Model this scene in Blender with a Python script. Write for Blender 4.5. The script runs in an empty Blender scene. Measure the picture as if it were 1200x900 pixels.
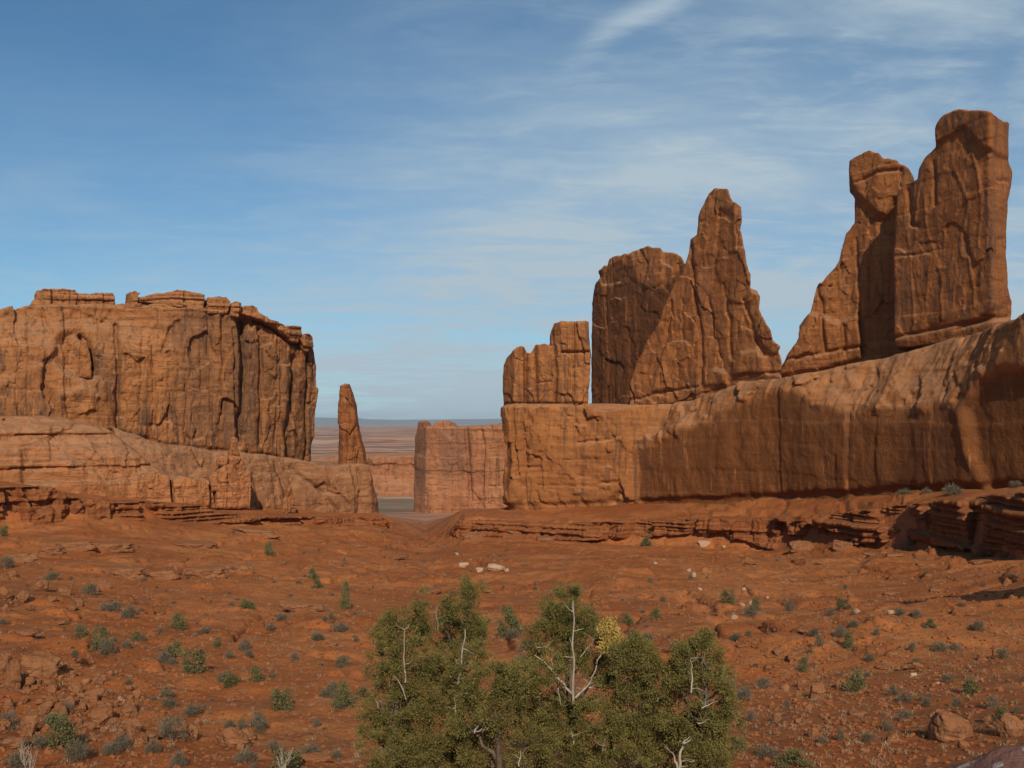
import bpy, math, random
import numpy as np

# ------------------------------------------------------------------ scene, camera, sky, sun
scene = bpy.context.scene
COL = scene.collection
F, CX, CY, HZ = 1200.0, 600.0, 450.0, 497.0        # focal length and centre of the photograph in its own pixels
PITCH = math.atan((HZ - CY) / F)

cam_data = bpy.data.cameras.new('camera')
cam_data.sensor_width = 36.0
cam_data.lens = 36.0 * F / 1200.0
cam_data.clip_start = 0.1
cam_data.clip_end = 120000.0
cam = bpy.data.objects.new('camera', cam_data)
cam.rotation_euler = (math.pi / 2 + PITCH, 0, 0)
COL.objects.link(cam)
scene.camera = cam

SUN_EL, SUN_AZ = math.radians(29.0), math.radians(3.5)   # azimuth: turned right from straight behind the camera
S = (math.sin(SUN_AZ) * math.cos(SUN_EL), -math.cos(SUN_AZ) * math.cos(SUN_EL), math.sin(SUN_EL))
sun_data = bpy.data.lights.new('sun', 'SUN')
sun_data.energy = 5.0
sun_data.angle = math.radians(0.53)
sun_data.color = (1.0, 0.92, 0.76)
sun = bpy.data.objects.new('sun', sun_data)
from mathutils import Vector
sun.rotation_euler = Vector(S).to_track_quat('Z', 'Y').to_euler()
sun.location = (S[0] * 300, S[1] * 300, S[2] * 300)
COL.objects.link(sun)

scene.view_settings.view_transform = 'Standard'
scene.view_settings.look = 'None'
scene.view_settings.exposure = -0.45
scene.view_settings.gamma = 1.0
scene.render.engine = 'CYCLES'
scene.cycles.max_bounces = 5
scene.cycles.diffuse_bounces = 3
scene.cycles.glossy_bounces = 2
scene.cycles.transparent_max_bounces = 8
scene.cycles.volume_bounces = 0
scene.cycles.use_denoising = True

def N(nt, typ, **kw):
    n = nt.nodes.new(typ)
    for k, v in kw.items():
        if k == 'inp':
            for a, b in v.items():
                n.inputs[a].default_value = b
        else:
            setattr(n, k, v)
    return n

def L(nt, a, b):
    nt.links.new(a, b)

def mathn(nt, op, a, b=None, c=None, clamp=False):
    n = nt.nodes.new('ShaderNodeMath'); n.operation = op; n.use_clamp = clamp
    for i, v in enumerate((a, b, c)):
        if v is None: continue
        if isinstance(v, (int, float)): n.inputs[i].default_value = v
        else: nt.links.new(v, n.inputs[i])
    return n.outputs[0]

def mapr(nt, v, a, b, c=0.0, d=1.0, smooth=True):
    n = nt.nodes.new('ShaderNodeMapRange')
    n.interpolation_type = 'SMOOTHSTEP' if smooth else 'LINEAR'
    nt.links.new(v, n.inputs[0])
    for i, x in zip((1, 2, 3, 4), (a, b, c, d)): n.inputs[i].default_value = x
    return n.outputs[0]

def mixc(nt, fac, a, b, blend='MIX'):
    n = nt.nodes.new('ShaderNodeMix'); n.data_type = 'RGBA'; n.blend_type = blend
    if isinstance(fac, (int, float)): n.inputs[0].default_value = fac
    else: nt.links.new(fac, n.inputs[0])
    for i, v in ((6, a), (7, b)):
        if isinstance(v, tuple): n.inputs[i].default_value = v if len(v) == 4 else (*v, 1)
        else: nt.links.new(v, n.inputs[i])
    return n.outputs[2]

def noise(nt, vec, scale, detail=4.0, rough=0.55, dist=0.0):
    n = nt.nodes.new('ShaderNodeTexNoise')
    n.inputs['Scale'].default_value = scale; n.inputs['Detail'].default_value = detail
    n.inputs['Roughness'].default_value = rough; n.inputs['Distortion'].default_value = dist
    nt.links.new(vec, n.inputs['Vector'])
    return n.outputs[0]

def mapping(nt, vec, scale=(1, 1, 1), loc=(0, 0, 0), rot=(0, 0, 0)):
    n = nt.nodes.new('ShaderNodeMapping')
    n.inputs['Scale'].default_value = scale; n.inputs['Location'].default_value = loc; n.inputs['Rotation'].default_value = rot
    nt.links.new(vec, n.inputs[0])
    return n.outputs[0]

# ---- the sky: Nishita air plus high thin cirrus, laid out by direction in the sky
world = bpy.data.worlds.new('World')
scene.world = world
world.use_nodes = True
wt = world.node_tree
wt.nodes.clear()
sky = N(wt, 'ShaderNodeTexSky', sky_type='NISHITA', sun_disc=False, sun_elevation=SUN_EL,
        sun_rotation=math.pi - SUN_AZ, altitude=1500.0, air_density=1.0, dust_density=0.3, ozone_density=2.2)
tc = N(wt, 'ShaderNodeTexCoord')
sep = N(wt, 'ShaderNodeSeparateXYZ'); L(wt, tc.outputs['Generated'], sep.inputs[0])
zz = mathn(wt, 'ADD', mathn(wt, 'MAXIMUM', sep.outputs[2], 0.0), 0.10)
comb = N(wt, 'ShaderNodeCombineXYZ')
L(wt, mathn(wt, 'DIVIDE', sep.outputs[0], zz), comb.inputs[0])
L(wt, mathn(wt, 'DIVIDE', sep.outputs[1], zz), comb.inputs[1])
pv = comb.outputs[0]                                 # a point on a flat cloud layer
veil = noise(wt, mapping(wt, pv, (0.30, 0.42, 1), (3.1, 0.35, 0), (0, 0, 0.6)), 1.0, 4.0, 0.5, 0.4)
streak = noise(wt, mapping(wt, pv, (0.85, 1.3, 1), (1.7, 0.2, 0), (0, 0, 0.55)), 1.3, 8.0, 0.60, 0.5)
fine = noise(wt, mapping(wt, pv, (1.5, 3.2, 1), (5.2, 1.0, 0), (0, 0, 0.4)), 2.4, 8.0, 0.66, 0.5)
side = mapr(wt, mathn(wt, 'ADD', sep.outputs[0], mathn(wt, 'MULTIPLY', sep.outputs[2], -0.5)), -0.50, 0.14)   # more cloud to the east
low = mapr(wt, sep.outputs[2], 0.36, 0.02)           # more towards the horizon
base = mathn(wt, 'ADD', mathn(wt, 'MULTIPLY', side, 0.52), mathn(wt, 'MULTIPLY', low, 0.30))
v1 = mathn(wt, 'MULTIPLY', mapr(wt, veil, 0.33, 0.64), 0.60)
v2 = mathn(wt, 'MULTIPLY', mapr(wt, streak, 0.40, 0.70), 0.70)
v3 = mathn(wt, 'MULTIPLY', mapr(wt, fine, 0.42, 0.72), 0.42)
tot = mathn(wt, 'MULTIPLY', mathn(wt, 'ADD', mathn(wt, 'ADD', v1, v2), mathn(wt, 'ADD', v3, 0.28)), mathn(wt, 'ADD', base, 0.05))
tot = mathn(wt, 'MULTIPLY', tot, 1.16, clamp=True)
tot = mathn(wt, 'ADD', tot, mathn(wt, 'MULTIPLY', mapr(wt, sep.outputs[2], 0.11, -0.02), 0.36), clamp=True)     # pale air low down
# one brighter wisp, high and a little to the right
wdir = mapping(wt, tc.outputs['Generated'], (1, 1, 1), (-0.116, 0, -0.370), (0, 0, 0))
ws = N(wt, 'ShaderNodeSeparateXYZ'); L(wt, wdir, ws.inputs[0])
wl = mathn(wt, 'SUBTRACT', ws.outputs[2], mathn(wt, 'MULTIPLY', ws.outputs[0], 0.5))
wl = mathn(wt, 'ADD', wl, mathn(wt, 'MULTIPLY', mathn(wt, 'SUBTRACT', streak, 0.5), 0.05))
wa = mapr(wt, mathn(wt, 'ABSOLUTE', wl), 0.020, 0.0)
wb = mapr(wt, mathn(wt, 'ABSOLUTE', ws.outputs[0]), 0.085, 0.02)
wisp = mathn(wt, 'MULTIPLY', mathn(wt, 'MULTIPLY', wa, wb), mapr(wt, fine, 0.3, 0.62, 0.15, 0.5))
tot = mathn(wt, 'ADD', tot, wisp, clamp=True)
sky_col = mixc(wt, 1.0, sky.outputs[0], (0.63, 1.0, 1.12), 'MULTIPLY')
cloudy = mixc(wt, tot, sky_col, (5.5, 6.9, 7.9))
bg = N(wt, 'ShaderNodeBackground'); bg.inputs[1].default_value = 0.105
L(wt, cloudy, bg.inputs[0])
wo = N(wt, 'ShaderNodeOutputWorld'); L(wt, bg.outputs[0], wo.inputs[0])

# ------------------------------------------------------------------ helpers
CP, SP = math.cos(PITCH), math.sin(PITCH)
def ray(px, py):
    x, u = (px - CX) / F, (CY - py) / F
    return x, CP - u * SP, SP + u * CP
def at(px, py, Y):
    """the point at depth Y metres seen at pixel (px, py) of the photograph"""
    x, y, z = ray(px, py)
    return np.array((x / y * Y, Y, z / y * Y))
def slope_of(px, py=HZ):
    x, y, z = ray(px, py); return x / y

PERM = np.random.RandomState(7).permutation(65536).astype(np.int64)
VAL = (np.random.RandomState(9).rand(65536) * 2 - 1).astype(np.float32)
def _h(i, j, k):
    return VAL[PERM[(PERM[(PERM[i & 65535] + j) & 65535] + k) & 65535]]
def vnoise(x, y, z):
    x0, y0, z0 = np.floor(x), np.floor(y), np.floor(z)
    fx, fy, fz = x - x0, y - y0, z - z0
    i, j, k = x0.astype(np.int64), y0.astype(np.int64), z0.astype(np.int64)
    fx = fx * fx * fx * (fx * (fx * 6 - 15) + 10); fy = fy * fy * fy * (fy * (fy * 6 - 15) + 10); fz = fz * fz * fz * (fz * (fz * 6 - 15) + 10)
    a = _h(i, j, k) * (1 - fx) + _h(i + 1, j, k) * fx
    b = _h(i, j + 1, k) * (1 - fx) + _h(i + 1, j + 1, k) * fx
    c = _h(i, j, k + 1) * (1 - fx) + _h(i + 1, j, k + 1) * fx
    d = _h(i, j + 1, k + 1) * (1 - fx) + _h(i + 1, j + 1, k + 1) * fx
    return (a * (1 - fy) + b * fy) * (1 - fz) + (c * (1 - fy) + d * fy) * fz
def fbm(x, y, z, oct=4, gain=0.5, seed=0):
    r, a = 0, 1.0
    for o in range(oct):
        s = 2.03 ** o
        r = r + a * vnoise(x * s + seed * 17.3 + o * 5.7, y * s + seed * 9.1 + o * 3.3, z * s + seed * 4.7 + o * 7.9)
        a *= gain
    return r
def sstep(a, b, x):
    t = np.clip((x - a) / (b - a), 0, 1); return t * t * (3 - 2 * t)
def smax(a, b, k):
    h = np.clip(0.5 + 0.5 * (a - b) / k, 0, 1)
    return b + (a - b) * h + k * h * (1 - h)
def poly_sd(P, X, Z):
    """signed distance to a closed polygon, negative inside"""
    P = np.asarray(P, float); n = len(P)
    d = np.full(X.shape, 1e18); ins = np.zeros(X.shape, bool)
    for i in range(n):
        ax, az = P[i]; bx, bz = P[(i + 1) % n]
        ex, ez = bx - ax, bz - az
        t = np.clip(((X - ax) * ex + (Z - az) * ez) / max(ex * ex + ez * ez, 1e-12), 0, 1)
        d = np.minimum(d, (X - ax - t * ex) ** 2 + (Z - az - t * ez) ** 2)
        c = ((az > Z) != (bz > Z))
        if ez != 0:
            ins ^= c & (X < ex * (Z - az) / ez + ax)
    d = np.sqrt(d)
    return np.where(ins, -d, d)
def line_d(P, X, Z):
    d = np.full(X.shape, 1e18)
    for (ax, az), (bx, bz) in zip(P[:-1], P[1:]):
        ex, ez = bx - ax, bz - az
        t = np.clip(((X - ax) * ex + (Z - az) * ez) / max(ex * ex + ez * ez, 1e-12), 0, 1)
        d = np.minimum(d, (X - ax - t * ex) ** 2 + (Z - az - t * ez) ** 2)
    return np.sqrt(d)

def surface_nets(f, origin, vox):
    nx, ny, nz = f.shape
    s = f < 0
    cnt = np.zeros((nx - 1, ny - 1, nz - 1), np.int8)
    for a in (0, 1):
        for b in (0, 1):
            for c in (0, 1):
                cnt += s[a:nx - 1 + a, b:ny - 1 + b, c:nz - 1 + c]
    act = (cnt > 0) & (cnt < 8)
    I, J, K = np.nonzero(act)
    idx = np.full(act.shape, -1, np.int64); idx[I, J, K] = np.arange(len(I))
    pos = np.zeros((len(I), 3)); num = np.zeros(len(I))
    corners = [(a, b, c) for a in (0, 1) for b in (0, 1) for c in (0, 1)]
    for p in corners:
        for ax in range(3):
            if p[ax]: continue
            q = list(p); q[ax] = 1
            fa = f[I + p[0], J + p[1], K + p[2]]; fb = f[I + q[0], J + q[1], K + q[2]]
            m = (fa < 0) != (fb < 0)
            t = np.where(m, fa / np.where(m, fa - fb, 1), 0)
            for d in range(3):
                pos[:, d] += np.where(m, p[d] + (t if d == ax else 0), 0)
            num += m
    pos = pos / num[:, None] + np.stack([I, J, K], 1)
    V = pos * vox + np.asarray(origin)
    quads = []
    for ax in range(3):
        o = [i for i in range(3) if i != ax]
        sl = [slice(None)] * 3; sl2 = [slice(None)] * 3
        sl[ax] = slice(0, -1); sl2[ax] = slice(1, None)
        A, B = s[tuple(sl)], s[tuple(sl2)]
        ch = A != B
        for d in o:
            e = [slice(None)] * 3; e[d] = slice(0, 1); ch[tuple(e)] = False
            e[d] = slice(-1, None); ch[tuple(e)] = False
        P = np.stack(np.nonzero(ch), 1)
        def cell(d0, d1):
            Q = P.copy(); Q[:, o[0]] -= d0; Q[:, o[1]] -= d1
            return idx[Q[:, 0], Q[:, 1], Q[:, 2]]
        q = np.stack([cell(1, 1), cell(0, 1), cell(0, 0), cell(1, 0)], 1)
        flip = A[P[:, 0], P[:, 1], P[:, 2]]
        if ax == 1: flip = ~flip
        q[~flip] = q[~flip][:, ::-1]
        quads.append(q)
    return V, np.concatenate(quads)

def keep_largest(V, Q):
    """drop crumbs that float free of the main body"""
    lab = np.arange(len(V))
    E = np.concatenate([Q[:, [0, 1]], Q[:, [1, 2]], Q[:, [2, 3]]])
    for _ in range(200):
        m = np.minimum(lab[E[:, 0]], lab[E[:, 1]])
        old = lab.copy()
        np.minimum.at(lab, E[:, 0], m); np.minimum.at(lab, E[:, 1], m)
        lab = lab[lab]; lab = lab[lab]
        if (old == lab).all(): break
    c = np.bincount(lab, minlength=len(V)); k = lab == c.argmax()
    new = np.cumsum(k) - 1
    return V[k], new[Q[k[Q[:, 0]]]]

def mesh_from(name, V, Q, mat=None, smooth=True):
    me = bpy.data.meshes.new(name)
    V = np.ascontiguousarray(V, np.float32); Q = np.asarray(Q, np.int32)
    n = Q.shape[1]
    me.vertices.add(len(V)); me.vertices.foreach_set('co', V.ravel())
    me.loops.add(Q.size); me.loops.foreach_set('vertex_index', Q.ravel())
    me.polygons.add(len(Q))
    me.polygons.foreach_set('loop_start', np.arange(0, Q.size, n, dtype=np.int32))
    me.polygons.foreach_set('loop_total', np.full(len(Q), n, np.int32))
    me.update(calc_edges=True)
    me.polygons.foreach_set('use_smooth', np.full(len(Q), smooth))
    if mat: me.materials.append(mat)
    me.validate()
    return me
def obj(name, me, parent=None, loc=(0, 0, 0)):
    o = bpy.data.objects.new(name, me); COL.objects.link(o)
    o.location = loc
    if parent: o.parent = parent
    return o
def tag(o, label=None, cat=None, group=None, kind='thing'):
    for k, v in (('label', label), ('category', cat), ('group', group), ('kind', kind)):
        if v: o[k] = v
    return o
def empty(name, loc):
    o = bpy.data.objects.new(name, None); COL.objects.link(o); o.location = loc; o.empty_display_size = 0.2
    return o

class Frame:
    """a rock face standing on a line in plan: photo pixels are carried on to that face, where it really stands"""
    def __init__(self, prof, udir):
        self.m = np.array([slope_of(p) for p, _ in prof]); self.iY = np.array([1.0 / y for _, y in prof])
        pts = np.array([(m / iy, 1 / iy) for m, iy in zip(self.m, self.iY)])
        u = np.array(udir, float); u /= np.hypot(*u)
        self.ue = u; self.we = np.array((-u[1], u[0]))
        self.O = pts[len(pts) // 2]
        d = pts - self.O
        self.pu, self.pw = d @ self.ue, d @ self.we
    def hit(self, px, py):
        x, y, z = ray(px, py); m = x / y
        Y = 1.0 / np.interp(m, self.m, self.iY)
        return np.array((m * Y, Y, z / y * Y))
    def uz(self, pts):
        r = []
        for px, py in pts:
            p = self.hit(px, py); r.append(((p[:2] - self.O) @ self.ue, p[2]))
        return np.array(r)
    def w0(self, u): return np.interp(u, self.pu, self.pw)
    def world(self, V):
        return np.stack([self.O[0] + V[:, 0] * self.ue[0] + V[:, 1] * self.we[0],
                         self.O[1] + V[:, 0] * self.ue[1] + V[:, 1] * self.we[1], V[:, 2]], 1)

def columns(rs, U, Z, wmin, wmax, amp, lean=0.6, warp=0.8, seed=0, soft=0.25):
    """vertical joint blocks: a random step in depth from column to column"""
    uw = U + warp * fbm(U * 0.02, Z * 0.10, Z * 0 + seed, 3, 0.5, seed) + lean * fbm(U * 0.01, Z * 0.03, Z * 0, 2, 0.5, seed + 3)
    lo, hi = U.min() - 5, U.max() + 5
    e = [lo]
    while e[-1] < hi: e.append(e[-1] + rs.uniform(wmin, wmax))
    e = np.array(e); off = rs.uniform(-amp, amp, len(e)); tilt = rs.uniform(-0.06, 0.06, len(e)) * amp
    i = np.clip(np.searchsorted(e, uw) - 1, 0, len(e) - 2)
    t = (uw - e[i])
    w = e[i + 1] - e[i]
    r = off[i] + tilt[i] * t
    # soft joint
    nxt = off[np.clip(i + 1, 0, len(e) - 1)]
    k = sstep(0, 1, (t - (w - soft)) / (2 * soft) )
    gd = amp * np.where(rs.rand(len(e)) < 0.3, rs.uniform(0.4, 1.3, len(e)), rs.uniform(0, 0.12, len(e)))
    near = np.where(t < w - t, gd[i], gd[np.clip(i + 1, 0, len(e) - 1)])
    run = sstep(-0.25, 0.15, fbm(U * 0.06, Z * 0.05, Z * 0 + seed, 2, 0.5, seed + 8))
    return r * (1 - k) + nxt * k + near * run * np.exp(-(np.minimum(t, w - t) / 0.38) ** 2)
def beds(rs, U, Z, hmin, hmax, amp, warp=0.5, seed=0, groove=0.3):
    zw = Z + warp * fbm(U * 0.05, Z * 0.05, Z * 0 + seed, 3, 0.5, seed)
    lo, hi = Z.min() - 4, Z.max() + 4
    e = [lo]
    while e[-1] < hi: e.append(e[-1] + rs.uniform(hmin, hmax))
    e = np.array(e); off = rs.uniform(-amp, amp, len(e))
    i = np.clip(np.searchsorted(e, zw) - 1, 0, len(e) - 2)
    t = zw - e[i]; h = e[i + 1] - e[i]
    run = sstep(-0.1, 0.25, fbm(U * 0.05, Z * 0.08, Z * 0 + seed, 2, 0.5, seed + 9))
    return off[i] + groove * run * np.exp(-(np.minimum(t, h - t) / 0.3) ** 2)

def facets(seed, U, Z, su, sz, off, tilt, warp=0.35):
    """broken faces: irregular cells, each with its own step and its own tilt"""
    r = np.random.RandomState(seed)
    x = U / su + warp * fbm(U / su * 0.9, Z / sz * 0.9, U * 0, 3, 0.55, seed % 97); y = Z / sz + warp * fbm(U / su * 0.9 + 7, Z / sz * 0.9 + 3, U * 0, 3, 0.55, seed % 89)
    n = 256
    ox, oy, oo, gu, gz = r.rand(n, n), r.rand(n, n), r.uniform(-1, 1, (n, n)), r.normal(0, 1, (n, n)), r.normal(0, 1, (n, n))
    i0, j0 = np.floor(x).astype(int), np.floor(y).astype(int)
    best = np.full(x.shape, 9.0); val = np.zeros(x.shape)
    for di in (-1, 0, 1):
        for dj in (-1, 0, 1):
            i, j = (i0 + di), (j0 + dj); a, b = i % n, j % n
            dx, dy = x - i - ox[a, b], y - j - oy[a, b]
            d = dx * dx + dy * dy
            m = d < best
            best = np.where(m, d, best)
            val = np.where(m, off * oo[a, b] + tilt * (gu[a, b] * dx * su + gz[a, b] * 0.6 * dy * sz), val)
    return val

def formation(name, fr, poly, T, relief, vox, rnd=1.0, namp=0.8, nscale=0.22, pad=2.0, extra=None, seed=0, tsoft=None, zstretch=0.6, mat=None, stain_shade=None, fac=1.0, fmask=None):
    """solid rock: outline on the face, thickness behind, carved relief, then weathering in 3D -> one closed mesh"""
    P = fr.uz(poly)
    u0, u1 = P[:, 0].min() - pad, P[:, 0].max() + pad
    z0, z1 = P[:, 1].min() - pad, P[:, 1].max() + pad
    us = np.arange(u0, u1, vox); zs = np.arange(z0, z1, vox)
    U2, Z2 = np.meshgrid(us, zs, indexing='ij')
    c = poly_sd(P, U2, Z2)
    fk = min(1.0, max(0.25, (P[:, 1].max() - P[:, 1].min()) / 30.0))
    fa = facets(seed * 7 + 1, U2, Z2, 7 * fk, 11 * fk, 0.70 * fk, 0.12, 0.25) + facets(seed * 7 + 2, U2, Z2, 2.4 * fk + 0.3, 3.6 * fk + 0.3, 0.26 * fk, 0.13, 0.22) + facets(seed * 7 + 3, U2, Z2, 1.1, 1.3, 0.07, 0.10)
    if fmask is not None: fa = fa * fmask(fr, U2, Z2)
    R = fr.w0(U2) + relief(fr, U2, Z2) + fac * fa
    Tk = T(fr, U2, Z2) if callable(T) else np.full(U2.shape, float(T))
    inside = c < pad
    wlo, whi = R[inside].min() - pad - 1, (R + Tk)[inside].max() + pad + 1
    ws = np.arange(wlo, whi, vox)
    R3, c3 = R[:, None, :].astype(np.float32), c[:, None, :].astype(np.float32)
    W3 = ws[None, :, None].astype(np.float32)
    f = smax(R3 - W3, W3 - (R + Tk)[:, None, :].astype(np.float32), rnd)
    f = smax(f, c3, rnd).astype(np.float32)
    if extra is not None:
        f = smax(f, extra(fr, us[:, None, None], ws[None, :, None], zs[None, None, :]).astype(np.float32), rnd)
    f = np.ascontiguousarray(np.broadcast_to(f, (len(us), len(ws), len(zs)))).astype(np.float32)
    b = np.nonzero(np.abs(f) < namp * 2.4 + vox)
    x, y, z = us[b[0]], ws[b[1]], zs[b[2]]
    nz = fbm(x * nscale, y * nscale, z * nscale * zstretch, 5, 0.56, seed)
    f[b] += (namp * nz).astype(np.float32)
    f[0], f[-1], f[:, 0], f[:, -1], f[:, :, 0], f[:, :, -1] = 9, 9, 9, 9, 9, 9
    V, Q = surface_nets(f, (us[0], ws[0], zs[0]), vox)
    V, Q = keep_largest(V, Q)
    sv = stain_shade(fr, V[:, 0], V[:, 2]) if stain_shade else None
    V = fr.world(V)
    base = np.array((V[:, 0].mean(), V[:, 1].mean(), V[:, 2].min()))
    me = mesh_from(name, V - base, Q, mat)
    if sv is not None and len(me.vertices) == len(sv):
        me.attributes.new('stain_shade', 'FLOAT', 'POINT').data.foreach_set('value', sv.astype(np.float32))
    return me, tuple(base)

# ------------------------------------------------------------------ materials
def new_mat(name, rough=0.95):
    m = bpy.data.materials.new(name); m.use_nodes = True
    nt = m.node_tree; nt.nodes.clear()
    b = N(nt, 'ShaderNodeBsdfPrincipled'); b.inputs['Roughness'].default_value = rough
    b.inputs['Specular IOR Level'].default_value = 0.12
    o = N(nt, 'ShaderNodeOutputMaterial'); L(nt, b.outputs[0], o.inputs[0])
    return m, nt, b

def sandstone(name, light, mid, dark, varnish=(0.10, 0.055, 0.038), vst=0.6, strata=0.35, bump=1.0, fine=1.0, seed=0.0, strata_dir=(0, 0, 0), vth=0.5, dist=1.0, stain_shade_col=None, dust=(0.44, 0.225, 0.12)):
    """weathered sandstone: bedding, blotches, vertical desert varnish streaks, small joints"""
    m, nt, b = new_mat(name)
    g = N(nt, 'ShaderNodeNewGeometry')
    p = mapping(nt, g.outputs['Position'], (1, 1, 1), (seed * 13.1, seed * 7.7, seed * 3.3), strata_dir)
    big = noise(nt, p, 0.06 * fine, 5, 0.6, 0.3)
    med = noise(nt, p, 0.35 * fine, 6, 0.62, 0.2)
    sml = noise(nt, p, 2.2 * fine, 5, 0.65)
    col = mixc(nt, mapr(nt, big, 0.35, 0.68), mid, light)
    col = mixc(nt, mathn(nt, 'MULTIPLY', mapr(nt, med, 0.48, 0.72), 0.65), col, dark)
    # bedding
    bed = noise(nt, mapping(nt, p, (0.05, 0.05, 1.1 * fine)), 1.0, 6, 0.62, 0.25)
    col = mixc(nt, mathn(nt, 'MULTIPLY', mapr(nt, bed, 0.40, 0.62), strata), col, dark)
    bed2 = noise(nt, mapping(nt, p, (0.03, 0.03, 0.45 * fine), (9, 4, 2)), 1.0, 5, 0.6, 0.3)
    col = mixc(nt, mathn(nt, 'MULTIPLY', mapr(nt, bed2, 0.52, 0.66), strata * 0.8), col, light)
    # varnish: streaks running down the face, in patches
    st = noise(nt, mapping(nt, p, (0.60 * fine, 0.60 * fine, 0.030 * fine)), 1.0, 7, 0.66, 0.35)
    patch = noise(nt, mapping(nt, p, (0.05 * fine, 0.05 * fine, 0.035 * fine), (31, 17, 5)), 1.0, 4, 0.6, 0.4)
    va = mathn(nt, 'MULTIPLY', mapr(nt, st, vth - 0.02, vth + 0.10), mapr(nt, patch, 0.40, 0.58))
    ns = N(nt, 'ShaderNodeSeparateXYZ'); L(nt, g.outputs['Normal'], ns.inputs[0])
    steep = mapr(nt, ns.outputs[2], 0.55, 0.15)      # varnish only coats steep rock
    va = mathn(nt, 'MULTIPLY', mathn(nt, 'MULTIPLY', va, steep), vst)
    col = mixc(nt, va, col, varnish)
    at_ = N(nt, 'ShaderNodeAttribute', attribute_name='stain_shade')      # varnished panels, and shade put into the colour of the broad tower
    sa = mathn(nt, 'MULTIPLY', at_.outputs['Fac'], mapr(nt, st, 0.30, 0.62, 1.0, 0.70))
    col = mixc(nt, mathn(nt, 'MULTIPLY', sa, 1.0), col, stain_shade_col or (dark[0] * 0.66, dark[1] * 0.60, dark[2] * 0.52))
    # pale seeps
    se = noise(nt, mapping(nt, p, (0.9 * fine, 0.9 * fine, 0.05 * fine), (3, 8, 40)), 1.0, 5, 0.6, 0.2)
    col = mixc(nt, mathn(nt, 'MULTIPLY', mathn(nt, 'MULTIPLY', mapr(nt, se, 0.60, 0.70), steep), 0.45), col, tuple(min(1, c * 1.25 + 0.02) for c in light))
    # thin open bedding joints and upright cracks, dark and narrow
    jl = noise(nt, mapping(nt, p, (0.035 * fine, 0.035 * fine, 0.38 * fine), (5, 6, 7)), 1.0, 4, 0.6, 0.15)
    j1 = mapr(nt, mathn(nt, 'ABSOLUTE', mathn(nt, 'SUBTRACT', jl, 0.5)), 0.010, 0.0)
    ul = noise(nt, mapping(nt, p, (0.22 * fine, 0.22 * fine, 0.022 * fine), (15, 26, 7)), 1.0, 5, 0.6, 0.3)
    j2 = mapr(nt, mathn(nt, 'ABSOLUTE', mathn(nt, 'SUBTRACT', ul, 0.5)), 0.008, 0.0)
    jt = mathn(nt, 'MAXIMUM', mathn(nt, 'MULTIPLY', j1, mapr(nt, patch, 0.62, 0.45)), mathn(nt, 'MULTIPLY', j2, mapr(nt, big, 0.40, 0.55)))
    col = mixc(nt, mathn(nt, 'MULTIPLY', jt, 0.7), col, tuple(c * 0.5 for c in dark))
    # sand and dust lying on flat rock
    flat = mapr(nt, ns.outputs[2], 0.38, 0.80)
    col = mixc(nt, mathn(nt, 'MULTIPLY', flat, 0.6), col, dust)
    col = mixc(nt, mapr(nt, sml, 0.30, 0.75, 0.0, 0.35), col, dark)
    L(nt, col, b.inputs['Base Color'])
    # relief
    vor = N(nt, 'ShaderNodeTexVoronoi', feature='DISTANCE_TO_EDGE'); vor.inputs['Scale'].default_value = 1.0
    wp = N(nt, 'ShaderNodeVectorMath', operation='ADD'); L(nt, mapping(nt, p, (0.30 * fine, 0.30 * fine, 0.13 * fine)), wp.inputs[0])
    wn = N(nt, 'ShaderNodeTexNoise'); wn.inputs['Scale'].default_value = 0.5 * fine; wn.inputs['Detail'].default_value = 4; L(nt, p, wn.inputs['Vector'])
    L(nt, wn.outputs[1], wp.inputs[1]); L(nt, wp.outputs[0], vor.inputs['Vector'])
    joint = mapr(nt, vor.outputs[0], 0.0, 0.035, 0.0, 1.0)
    jm = mapr(nt, med, 0.45, 0.6)
    h = mathn(nt, 'ADD', mathn(nt, 'MULTIPLY', med, 1.3), mathn(nt, 'MULTIPLY', sml, 0.35))
    h = mathn(nt, 'ADD', h, mathn(nt, 'MULTIPLY', mathn(nt, 'MULTIPLY', joint, jm), 0.2))
    h = mathn(nt, 'ADD', h, mathn(nt, 'MULTIPLY', bed, 0.7 * strata + 0.1))
    h = mathn(nt, 'ADD', h, mathn(nt, 'MULTIPLY', st, 0.22))
    h = mathn(nt, 'SUBTRACT', h, mathn(nt, 'MULTIPLY', jt, 0.35))
    mic = noise(nt, p, 9.0 * fine, 4, 0.6)
    h = mathn(nt, 'ADD', h, mathn(nt, 'MULTIPLY', mic, 0.07))
    bp = N(nt, 'ShaderNodeBump'); bp.inputs['Strength'].default_value = 0.7 * bump; bp.inputs['Distance'].default_value = 0.9 * dist
    L(nt, h, bp.inputs['Height']); L(nt, bp.outputs[0], b.inputs['Normal'])
    return m

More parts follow.
